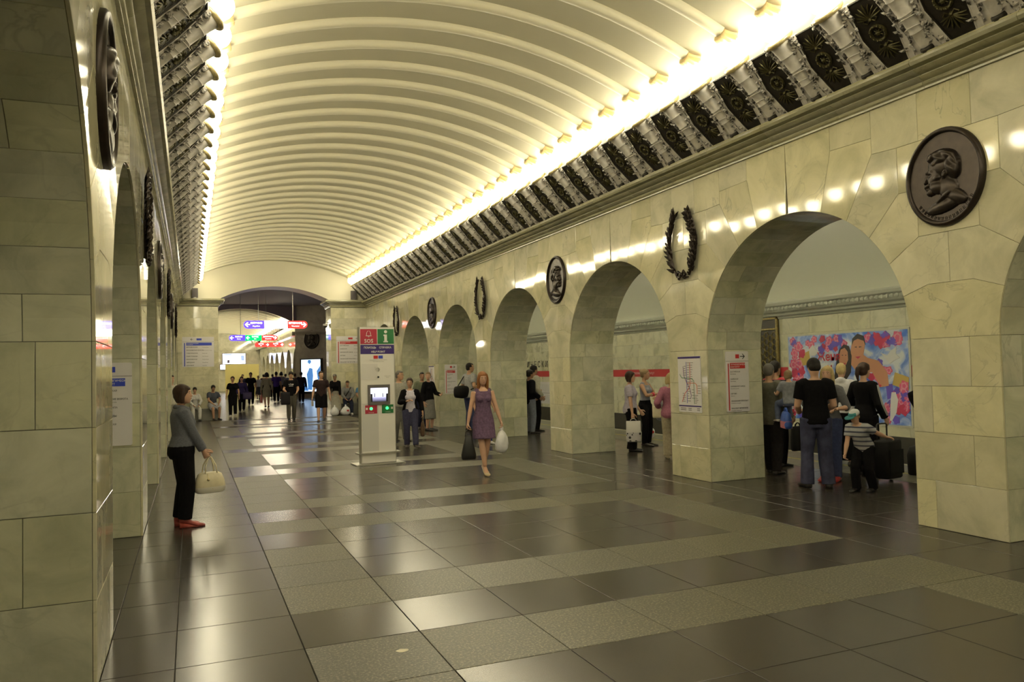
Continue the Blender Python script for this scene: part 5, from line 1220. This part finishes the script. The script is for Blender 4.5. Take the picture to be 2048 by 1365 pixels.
# 2 woman in purple dress
p = Person('red-haired woman in a purple dress walking with a black bag and a white bag', G(969, 949), -97, 1.66, 'f', dict(heel=.075, RF=(.012, .09, .042), LF=(-.012, -.06, .05), RH=(.165, .02, .465), LH=(-.17, .06, .475), head=(3, -4), RG=1.1, LG=1.1, twist=4), 'fair')
p.hair(RED_H, 'long'); p.dress(cloth((.135, .085, .145), noise=.28, nscale=30), .36, 1.20); p.shoes(plain('beige_pump', (.46, .36, .22), .35), 'pump')
a = p.handw('R'); bag_tote('large black shopping bag in the hand of the woman in purple', a, .25, .40, .12, plain('black_bag', (.012, .012, .012), .5), -97+90, .10, 'shopping_bag', 'bag', 1.0, neck=.40, sq=.7); a = p.handw('L'); bag_plastic('white plastic bag in the hand of the woman in purple', a, .24, .42, WBAG, 10)
# 3 woman with black cardigan, 4 man in pale shirt
p = Person('dark-haired woman in black cardigan, white tee and jeans walking beside the kiosk', G(822, 896), -100, 1.62, 'f', dict(RF=(.05, -.04, .05), LF=(-.06, .12, .042), LT=-15, RH=(.055, .16, .66), RE=(1, -.6, -.8), RD=(-.7, .5, .3), LH=(-.17, .02, .50), head=(10, -3)), 'mid', fat=1.05)
p.hair(BROWNH, 'short'); p.top(cloth((.52, .49, .58)), -.03, 'none', .010, .292, 'white_tee'); p.open_coat(cloth(K), -.10, .026, 42); p.pants(cloth((.055, .055, .10)), 1, .012, 1.15); p.shoes(plain('dark_sneaker', (.05, .04, .035), .5, noise=.3))
a = p.handw('L'); bag_tote('brown handbag hanging beside the woman in the black cardigan', a, .24, .34, .10, BRL, 70, .12, 'handbag', 'handbag')
p = Person('grey-haired man in pale grey shirt and glasses behind the woman in black', G(800, 884), -80, 1.80, 'm', dict(RF=(.05, -.06, .05), LF=(-.05, .1, .042), head=(-35, 0), RH=(.17, .06, .49), LH=(-.18, .08, .50)), 'mid', fat=1.1)
p.hair(GREYH, 'crop'); p.top(cloth((.30, .29, .25)), -.04, 'short', .02, .296, 'shirt', 1.3); p.pants(cloth((.16, .155, .14)), 1, .016, 1.2); p.shoes(BSH)
m2 = MB(); HP = p.HP
for q in (-1, 1): m2.tube([HP(q*.017+.012*cos(a), .004+.009*sin(a), .058) for a in [2*pi*i/10 for i in range(11)]], .0015, 4); m2.tube([HP(q*.029, .006, .058), HP(q*.044, .006, .0)], .0015, 4)
obj('glasses', m2, BLACK, p.root); bag_plastic('pale plastic bag beside the kiosk held by the man in grey', p.handw('R'), .22, .36, plain('pale_bag', (.52, .5, .42), .4, noise=.2, bump=.4), 30)
# 5-7 by the fourth pylon
p = Person('blonde woman in black jacket standing beyond the couple', G(859, 862), -60, 1.74, 'f', dict(head=(50, 0), LH=(-.10, .16, .60)), vox=.016); p.hair(DBLOND, 'bun'); p.top(cloth(K), -.09, 'long', .02, .298, 'jacket'); p.skirt(cloth((.22, .21, .19)), .20, 1.0); p.shoes(BSH)
p = Person('dark-haired person in olive top half hidden behind the couple', G(846, 858), -95, 1.74, 'm', {}, 'tan', .018); p.hair(BLACKH, 'crop'); p.top(cloth((.14, .15, .10)), -.03, 'short', .015); p.pants(cloth(NAV)); p.shoes(BSH)
p = Person('person in dark blue top showing past the kiosk edge', G(783, 868), -90, 1.76, 'm', dict(LH=(-.17, .05, .5)), 'mid', .018); p.hair(BLACKH, 'short'); p.top(cloth((.03, .03, .16)), -.03, 'short', .015); p.pants(cloth((.05, .05, .10))); p.shoes(WSH)
# 8 man with shoulder bag, 9 figure behind the purple dress
g = (7.40, 21.1); p = Person('man in pale checked shirt carrying a black shoulder bag by the arch', g, 20, 1.98, 'm', dict(RH=(.15, .06, .56), LH=(-.12, .12, .58), head=(25, 0)), 'mid', .016); p.hair(BLACKH, 'crop'); p.top(cloth((.33, .33, .34)), -.04, 'short', .02, .296, 'shirt', 1.2); p.pants(cloth(JEAN), 1, .016); p.shoes(BSH)
sp_ = p.world(Vector((.0, -.29, 1.12))); t_ = thing('shoulder_bag', 'black bulky bag slung behind the man in the checked shirt', 'bag', (sp_.x, sp_.y, sp_.z), radians(20)); mb = MB(); mb.rings([ring(Vector((x, 0, 0)), Vector((0, 1, 0)), Vector((0, 0, 1)), .13*k, .19*k, 14, .8) for x, k in ((-.26, .4), (-.22, .85), (0, 1), (.18, .85), (.22, .4))]); obj('body', mb, BKL, t_, True)
sh_ = [p.world(q)-sp_ for q in (Vector((-.15, -.10, 1.55)), Vector((0, .17, 1.45)), Vector((.20, .14, 1.25)), Vector((.16, -.10, 1.18)))]; c_, s_ = cos(-radians(20)), sin(-radians(20)); sh_ = [(v.x*c_-v.y*s_, v.x*s_+v.y*c_, v.z) for v in sh_]; mb = MB(); mb.tube([(-.2, 0, .1)]+sh_[:1]+sh_[1:], .016, 6); obj('strap', mb, BKL, t_)
p = Person('person in jeans and white sneakers hidden behind the purple dress', G(968, 888), -80, 1.60, 'm', dict(RF=(.06, .0, .042), LF=(-.07, .05, .042), LH=(-.15, .05, .52)), 'mid', .018); p.hair(BROWNH, 'short'); p.top(cloth((.18, .17, .16)), -.03, 'short', .014); p.pants(cloth((.035, .05, .20)), 1, .016); p.shoes(WSH)
# 10, 11 two men by the fourth pylon
p = Person('man in cream shirt and black trousers looking along the platform', G(1070, 864), 10, 1.86, 'm', dict(LH=(-.10, .10, .60), RH=(.14, .05, .52)), 'mid', .015, fat=1.08); p.hair(BLACKH, 'short'); p.top(cloth((.42, .41, .33)), -.01, 'long', .02, .298, 'shirt'); p.pants(cloth(K), 1, .016); p.shoes(BSH)
p = Person('man in black jacket and pale jeans leaning out from behind the pylon', G(1062, 868), 0, 1.74, 'm', dict(RH=(.13, .1, .55), LH=(-.13, .1, .55)), 'tan', .015); p.hair(BLACKH, 'short'); p.top(cloth(K), -.06, 'long', .024, .298, 'jacket'); p.pants(cloth((.20, .22, .28)), 1, .016); p.shoes(BSH)
# 12, 13 two women in the second arch
p = Person('dark-haired woman in lavender tee carrying a patterned shopping bag', G(1264, 903), -35, 1.66, 'f', dict(RH=(.155, .03, .455), LH=(-.12, .1, .50), head=(15, 0), RG=1.1), 'fair', .013, fat=1.1); p.hair(BROWNH, 'bob'); p.top(cloth((.46, .42, .52)), -.05, 'short', .014, .292, 'tee', 1.4); p.pants(cloth(K), 1, .02, 1.5); p.shoes(BSH)
def dots_mat():
    m, N, L, B = new_mat('dotted_print'); tc = N.new('ShaderNodeTexCoord'); v = N.new('ShaderNodeTexVoronoi'); v.inputs['Scale'].default_value = 14; L.new(tc.outputs['Object'], v.inputs['Vector']); r = ramp(N, [(.30, (.015, .012, .014)), (.36, (.5, .48, .5))], 'CONSTANT'); L.new(v.outputs['Distance'], r.inputs[0]); L.new(r.outputs[0], B.inputs['Base Color']); return m
bag_tote('white shopping bag with a dark dotted lower half in the second arch', p.handw('R'), .30, .42, .12, plain('white_paper', (.62, .60, .58), .5), -30, .05, 'shopping_bag', 'bag', 1.0, dots_mat())
p = Person('blonde woman in grey tank top with folded arms behind the lavender tee', G(1293, 892), -60, 1.70, 'f', dict(RH=(-.02, .13, .66), LH=(.0, .15, .62), RE=(1, .3, -1), LE=(-1, .3, -1), RD=(-1, .2, .1), LD=(1, .2, 0), head=(-15, -4)), 'mid', .014); p.hair(DBLOND, 'bun'); p.top(cloth((.30, .30, .36)), -.02, 'none', .008, .26, 'tank_top'); p.pants(cloth(K), 1, .012); p.shoes(BSH)
w_ = p.world(Vector((-.33, .05, .82))); mb = MB(); rr = [ring(p.arm['R'][1].lerp(p.arm['R'][2], t), Vector((0, 0, 1)), Vector((0, 1, 0)), .042, .042, 12) for t in (.62, .8)]; mb.rings(rr); obj('red_wristband', mb, plain('red_band', (.5, .02, .05), .6), p.root, True)
bag_plastic('grey translucent carrier bag hanging beside the blonde woman', p.handw('L')+Vector((.12, -.05, -.02)), .28, .46, GBAG, 20)
t_ = bag_plastic('white bag with a red mark standing on the platform by the third pylon', Vector((10.05, 15.9, .36)), .34, .355, WBAG, 0, mark=plain('red_mark', (.5, .03, .04), .5))
# 14 lady in pink
p = Person('woman in pink jacket and beige trousers half hidden by the second pylon', G(1346, 917), 60, 1.62, 'f', dict(RH=(.10, .12, .60), LH=(-.14, .08, .58)), 'fair', .013, fat=1.12); p.hair(BLOND, 'bob'); p.top(cloth((.33, .13, .19)), -.05, 'long', .02, .298, 'pink_jacket', 1.2); p.pants(cloth((.36, .31, .22)), 1, .018, 1.3); p.shoes(plain('beige_shoe', (.4, .33, .22), .5))
a = p.world(Vector((-.21, .08, 1.02))); bag_tote('small cream shoulder bag of the woman in pink', a, .28, .22, .12, CRM, 150, .05, 'handbag', 'handbag')
# 15, 16 men in the first arch at the pylon edge
p = Person('man in grey-olive jacket facing the track at the pylon edge', G(1545, 949), 20, 1.76, 'm', dict(LF=(-.05, .06, .042), RF=(.05, -.02, .042), RH=(.14, .09, .49), LH=(-.13, .08, .50), head=(-10, 0)), 'mid', .013, fat=1.06); p.hair(GREYH, 'crop'); p.top(cloth((.115, .11, .085)), -.075, 'long', .024, .298, 'jacket'); p.pants(cloth((.018, .016, .016)), 1, .018); p.shoes(BSH)
p = Person('man in red, white and black striped shirt behind the olive jacket', (9.05, 10.35), 10, 1.80, 'm', dict(LH=(-.14, .1, .5)), 'tan', .014); p.hair(BLACKH, 'short'); p.top(striped([(.45, .03, .05), (.5, .48, .46), (.03, .02, .03)], 5.5, 'red_white_stripes'), -.03, 'long', .016, .296, 'striped_shirt'); p.pants(cloth(K)); p.shoes(BSH)
bag_tote('black case held beside the olive jacket', p.handw('R')+Vector((0, -.1, -.02)), .30, .40, .12, BKL, 10, .06, 'briefcase', 'bag')
# 17 man in black tee, back to the viewer
p = Person('man in black tee and jeans seen from behind, looking down', G(1637, 977), 58, 1.83, 'm', dict(RF=(.075, 0, .042), LF=(-.075, .01, .042), RT=12, LT=-12, RH=(.09, .14, .58), LH=(-.09, .14, .56), RE=(.45, -1, -.3), LE=(-.45, -1, -.3), RD=(-.5, .8, .3), LD=(.5, .8, .3), head=(-8, -30)), 'fair', .011, fat=1.0); p.hair(BLACKH, 'short'); p.top(cloth(K, bump=.2), -.035, 'short', .014, .298, 'black_tee', 1.2); p.pants(cloth((.052, .055, .10), noise=.3, nscale=9), 1, .017, 1.35); p.shoes(BSH)
# 18 child carried, 19 blonde woman
p = Person('blonde woman in jeans and red shoes hidden behind the man in black', (8.62, 8.75), -150, 1.70, 'f', dict(RH=(.12, .16, .66), RE=(1, -.5, -.8), LH=(-.1, .14, .62)), 'fair', .013); p.hair(BLOND, 'long'); p.top(cloth((.12, .12, .13)), -.02, 'half', .012); p.pants(cloth(JEAN), 1, .010); p.shoes(plain('red_shoe', (.35, .03, .03), .4))
cp = (8.25, 9.15, .62); c = Person('small fair child in grey held beside the man in black', cp, 70, 1.02, 'm', dict(hip=(0, 0, .515), RF=(.09, .22, .28), LF=(-.09, .22, .26), RH=(.11, .2, .62), LH=(-.11, .2, .62), head=(-20, -8)), 'fair', .012); c.hair(DBLOND, 'bob'); c.top(cloth((.22, .23, .26)), -.03, 'short', .010); c.pants(cloth((.10, .12, .2)), 1, .010); c.shoes(WSH)
a = at_y(1601, 812, 9.0); bag_tote('bright blue and pink printed bag at the hip of the man in black', Vector((8.0, 8.95, 1.08)), .34, .24, .12, plain('blue_bag', (.03, .09, .40), .4, noise=.3, nscale=7), 60, .06, 'shopping_bag', 'bag', 1.1, plain('pink_print', (.5, .16, .22), .5))
# 20 white hoodie, 21 track jacket
p = Person('woman in white hoodie and long black skirt facing the poster', (9.95, 9.80), 35, 1.74, 'f', dict(RH=(.13, .10, .55), LH=(-.13, .1, .55), head=(0, -8)), 'fair', .012, fat=1.05)
p.hair(BLOND, 'crop'); p.top(cloth((.56, .55, .58)), -.01, 'long', .022, .300, 'hoodie', 1.1, extra=lambda m: m.ball(p.nb-p.fw*.05+p.up*.0, (.085, .075, .06), 12, 8)); p.skirt(cloth(K), .06, 1.0); p.shoes(BSH)
p = Person('woman with ponytail in black track jacket with white sleeve stripes', (9.38, 8.80), 8, 1.74, 'f', dict(RH=(.14, .07, .50), LH=(-.12, .15, .62), head=(0, 0)), 'fair', .012); p.hair(BROWNH, 'tail'); p.top(cloth(K, bump=.15), -.09, 'long', .018, .300, 'track_jacket'); p.pants(cloth(K), 1, .014); p.shoes(BSH)
sh, el, wr = p.arm['R']; st_ = MB()
for o_ in (-.018, .0, .018):
    pts = [];
    for q in (0, .25, .5, .75, 1.0):
        c0 = sh.lerp(el, q) if q < 1.01 else el; rad_ = (.034 if q < .2 else .031-.006*q)*p.h+.020; n_ = Vector((1, 0, .12)).normalized(); pts.append(c0+n_*rad_+Vector((0, o_, 0)))
    pts += [el.lerp(wr, q)+Vector((1, 0, .1)).normalized()*(.024*p.h+.020)+Vector((0, o_, 0)) for q in (.4, .8)]
    st_.tube(pts, .0045, 5)
obj('sleeve_stripes', st_, plain('stripe_white', (.6, .6, .6), .6), p.root)
# suitcase
t_ = thing('suitcase', 'black wheeled suitcase standing in front of the poster', 'suitcase', (9.25, 8.30, 0), radians(10)); mb = MB(); mb.rings([ring(Vector((0, 0, z)), Vector((1, 0, 0)), Vector((0, 1, 0)), .21*k, .12*k, 20, .45) for z, k in ((.05, .9), (.07, 1), (.56, 1), (.59, .94))]); obj('shell', mb, BKL, t_, True)
mb = MB(); mb.tube([(-.12, .08, .56), (-.12, .08, .80), (-.09, .08, .82), (.09, .08, .82), (.12, .08, .80), (.12, .08, .56)], .012, 8); obj('handle', mb, BLACK, t_, True)
for q in (-.18, .18): mb = MB(); mb.lathe([(.03, -.015), (.035, 0), (.03, .015)], 12, (q, .08, .036), axis='x'); obj('wheel', mb, BLACK, t_, True)
mb = MB(); mb.prism([(-.16, .12), (.16, .12), (.16, .46), (-.16, .46)], lambda a, b, d: (a, -.12-d, b), 0, .02); obj('front_pocket', mb, plain('black_nylon', (.008, .008, .008), .8, spec=.1), t_)
# 22 boy
p = Person('boy in striped polo and teal cap leaning forward', G(1728, 985), 195, 1.18, 'm', dict(hip=(0, -.05, .50), lean=30, RF=(.07, .02, .05), LF=(-.06, -.10, .05), RH=(.10, .20, .40), LH=(-.20, -.26, .58), RE=(.2, -1, .2), LE=(-.5, -.6, -1), LD=(-.4, -.8, -.1), head=(10, -10), RG=1.2), 'fair', .009, fat=1.05); p.hair(DBLOND, 'crop')
p.top(striped([(.40, .40, .42), (.40, .40, .42), (.06, .065, .10)], 16, 'grey_navy_stripes'), -.02, 'short', .012, .296, 'striped_polo', 1.3); p.pants(cloth(K), 1, .014, 1.2); p.shoes(BSH)
HP = p.HP; h_ = p.h; mb = MB(); mb.rings([ring(HP(0, u, f), p.hx, p.hf, rx*h_, rf*h_, 18) for u, f, rx, rf in ((.022, -.008, .054, .066), (.040, -.010, .055, .066), (.062, -.012, .046, .054), (.078, -.012, .026, .030), (.083, -.012, .006, .008))]); cp_ = obj('cap_crown', mb, plain('white_cap', (.55, .56, .58), .7), p.root, True)
mb = MB(); mb.rings([ring(HP(0, .032+e, .075), p.hx, p.hf, .052*h_, .052*h_, 18) for e in (-.004, .004)]); obj('cap_visor', mb, plain('teal_cap', (.03, .20, .22), .7), cp_, True)
mb = MB(); mb.rings([ring(HP(0, u, .006), p.hx, p.hf, rx*h_, rf*h_, 18) for u, rx, rf in ((.024, .050, .056), (.042, .051, .056), (.060, .043, .046))]); obj('cap_front', mb, plain('teal_cap', (.03, .20, .22), .7), cp_, True)
# 23 figure behind the first pylon
p = Person('person in black showing past the nearest right pylon', (8.78, 6.98), 0, 1.72, 'f', dict(LH=(-.2, .0, .6), LE=(-1, -.2, -.3)), 'fair', .013); p.hair(BROWNH, 'long'); p.top(cloth(K), -.08, 'long', .016); p.pants(cloth(K)); p.shoes(BSH)
t_ = thing('flowered_bag', 'black bag with red flowers standing by the nearest right pylon', 'bag', (10.2, 8.55, 0), radians(10)); mb = MB(); mb.rings([ring(Vector((0, 0, z)), Vector((1, 0, 0)), Vector((0, 1, 0)), .26*k, .12*k, 18, .6) for z, k in ((.002, .85), (.02, .95), (.30, 1), (.42, .8), (.44, .5))]); obj('body', mb, BKL, t_, True); mb = MB()
for u, v in ((-.18, .25), (-.05, .32), (.08, .2), (.17, .3)):
    for q in range(5): mb.ball((u+.035*cos(q*1.257), -.118, v+.035*sin(q*1.257)), (.022, .006, .022), 7, 4)
obj('flower_print', mb, plain('flower_red', (.45, .03, .04), .5), t_)

# ---------------------------------------------------------------- far people
def simple(label, px, py, heading, h, sex, tone, hair, hs, topc, botc, bot='pants', sleeve='short', pose=None, shoe=BSH, hem=-.03, pos=None, skl=.26):
    p = Person(label, pos or G(px, py), heading, h, sex, pose or WALK(.10), tone)
    p.hair(hair, hs); tm = topc if not isinstance(topc, tuple) else cloth(topc); p.top(tm, hem, sleeve, .014)
    bm = cloth(botc)
    if bot == 'pants': p.pants(bm, 1, .013)
    elif bot == 'shorts': p.pants(bm, .48, .016, name='shorts')
    else: p.skirt(bm, skl, 1.04)
    p.shoes(shoe); return p
SIT = lambda q=0: dict(hip=(0, -.02, .335), lean=10, RF=(.07, .20+q, .042), LF=(-.07, .22-q, .042), RH=(.06, .20, .37), LH=(-.06, .20, .37), RE=(1, -.3, -.2), LE=(-1, -.3, -.2), head=(10, -10))
simple('seated person in white on the left bench', 0, 0, -80, 1.66, 'f', 'mid', BLACKH, 'short', (.50, .49, .47), (.52, .51, .48), 'pants', 'long', SIT(), pos=(.12, 33.02)).root.location.z = .0
simple('seated man in grey tee and white shorts on the left bench end', 0, 0, -70, 1.74, 'm', 'tan', BLACKH, 'short', (.06, .065, .085), (.42, .42, .46), 'shorts', 'short', SIT(.03), pos=(.78, 33.0))
simple('woman with cropped hair in black top and trousers walking near the left pillar', 466, 834, -100, 1.74, 'f', 'mid', BROWNH, 'short', K, K, sleeve='short', shoe=WSH)
p = simple('person with a dark purple bag behind the woman in black', 484, 824, -95, 1.72, 'f', 'mid', BLACKH, 'short', (.04, .03, .09), K, sleeve='long'); bag_tote('dark purple bag in the crowd near the left pillar', p.handw('L')+Vector((0, -.1, .25)), .42, .34, .2, plain('purple_bag', (.04, .025, .08), .6), 0, .05)
p = simple('man in black tee and trousers walking with a shoulder bag', 502, 811, -95, 1.94, 'm', 'mid', BLACKH, 'short', K, K); bag_tote('black shoulder bag of the man walking in black', p.handw('R')+Vector((-.05, 0, .32)), .38, .40, .14, BKL, 0, .04)
simple('man in navy jacket far behind the left walkers', 479, 796, -95, 1.85, 'm', 'mid', BLACKH, 'short', NAV, K, sleeve='long', pos=(3.6, 62))
p = simple('woman in beige suit walking away with a pink bag', 534, 817, 88, 1.90, 'f', 'mid', BLACKH, 'bob', (.22, .20, .14), (.22, .20, .14), 'skirt', 'long', skl=.30); bag_tote('salmon pink handbag of the woman in beige', p.handw('L'), .30, .42, .14, plain('salmon', (.42, .13, .10), .5), 90, .10, 'handbag', 'handbag')
simple('woman in white blouse and grey skirt in the far crowd', 517, 800, 92, 1.74, 'f', 'mid', BLOND, 'bun', (.52, .51, .46), (.08, .08, .08), 'skirt', 'half', skl=.2)
simple('man in violet tee in the far crowd', 553, 805, 80, 1.96, 'm', 'mid', BLACKH, 'short', (.06, .035, .22), K)
p = simple('woman in grey blouse and black skirt walking away with a wine bag', 563, 801, 92, 1.96, 'f', 'mid', BLACKH, 'bob', (.28, .28, .30), K, 'skirt', 'half', skl=.3); bag_tote('wine red shoulder bag of the woman in grey blouse', p.handw('L')+Vector((0, -.1, .45)), .46, .36, .2, plain('wine', (.18, .04, .06), .5), 90, .05, 'handbag', 'handbag')
p = simple('man in black printed tee and grey trousers walking towards the viewer', 583, 842, -95, 1.88, 'm', 'mid', BLACKH, 'short', K, (.10, .09, .07), pose=dict(RF=(.05, .10, .042), LF=(-.05, -.06, .05), RH=(.10, .16, .58), LH=(-.10, .16, .56), head=(0, -16)))
mb = MB(); f7 = lambda u, v, d: tuple(p.hip+p.up*(.20*p.h+v)+p.rt*u+p.fw*(.085*p.h+d)); 
for u0, u1, v0, v1 in ((-.09, -.01, .0, .035), (.01, .03, .0, .05), (.05, .09, .01, .03), (-.07, .08, -.05, -.03)): mb.prism([(u0, v0), (u1, v0), (u1, v1), (u0, v1)], f7, 0, .012)
obj('shirt_print', mb, plain('print_white2', (.6, .6, .6), .6), p.root)
bag_tote('dark jacket carried by the man in the printed tee', p.handw('R')+Vector((-.08, -.02, .02)), .34, .46, .16, cloth((.02, .018, .02)), 0, .01, 'carried_jacket', 'jacket')
simple('dark figure standing before the light box', 603, 806, 80, 1.9, 'm', 'mid', BLACKH, 'short', (.03, .025, .04), K, sleeve='long', pose={})
p = simple('man in brown tee and black shorts walking towards the viewer', 643, 846, -100, 1.86, 'm', 'fair', BROWNH, 'crop', (.035, .022, .022), K, 'shorts', pose=dict(RF=(.05, .11, .042), LF=(-.05, -.10, .08), RH=(.16, .06, .48), LH=(-.17, .0, .48), head=(-25, 0)))
bag_tote('folded white paper in the hand of the man in shorts', p.handw('R'), .10, .18, .02, WSH, 30, .0, 'paper', 'paper')
p = simple('stooping grey-haired woman in black jacket by the right pillar', 672, 828, -110, 1.80, 'f', 'mid', GREYH, 'crop', K, (.36, .34, .28), 'skirt', 'long', pos=(5.54, 32.5), pose=dict(lean=24, RH=(.12, .16, .44), LH=(-.12, .16, .44), head=(0, -14)), skl=.10)
bag_plastic('white plastic bag on the floor by the stooping woman', Vector((p.root.location.x-.12, p.root.location.y-.30, .42)), .36, .415, WBAG, 0); bag_plastic('red and white plastic bag on the floor by the stooping woman', Vector((p.root.location.x+.34, p.root.location.y-.22, .42)), .40, .415, WBAG, 0, mark=plain('red_mark', (.5, .03, .04), .5))
p = simple('seated man in grey hoodie with a black strap on the right bench', 0, 0, -95, 1.78, 'm', 'mid', BROWNH, 'crop', (.21, .21, .21), (.03, .035, .06), 'pants', 'long', SIT(), WSH, pos=(6.10, 33.0)); mb = MB(); mb.tube([p.sh['L']+Vector((.04, .05, .06)), p.hip+p.up*.35+p.fw*.14, p.hip+p.rt*.15+p.fw*.08+p.up*.1], .022, 6); obj('strap', mb, BKL, p.root)
simple('seated person in light blue at the end of the right bench', 0, 0, -95, 1.74, 'm', 'mid', BLACKH, 'short', (.09, .22, .40), (.05, .05, .06), 'pants', 'short', SIT(.02), pos=(6.70, 33.0))
simple('person in cream shirt waiting against the left arcade wall', 0, 0, -60, 1.84, 'm', 'fair', BROWNH, 'crop', (.42, .40, .33), (.2, .19, .16), pose={}, pos=(-.56, 25.7), sleeve='half')
for i, (px, y, hx, tc, hc, lab) in enumerate(((545, 60, 85, (.02, .02, .05), BLACKH, 'dark-clad walker between the beige suit and the violet tee'), (571, 58, 95, (.10, .10, .12), BLACKH, 'walker in charcoal beside the woman in grey blouse'), (527, 64, 90, (.05, .02, .02), BLACKH, 'small far figure left of the beige suit'), (590, 52, 90, (.04, .03, .05), BROWNH, 'dim figure at the left edge of the light box'))):
    q = at_y(px, 760, y); simple(lab, 0, 0, hx, 1.82, 'm', 'mid', hc, 'short', tc, K, pos=(q.x, y))
bake_all()
for o in bpy.data.objects:
    if o.parent and ('lettering' in o.name or o.name.split('.')[0] in ('printed_words', 'station_names', 'studs', 'relief_letters', 'line_marks', 'letters', 'colour_fields')): o['kind'] = 'stuff'
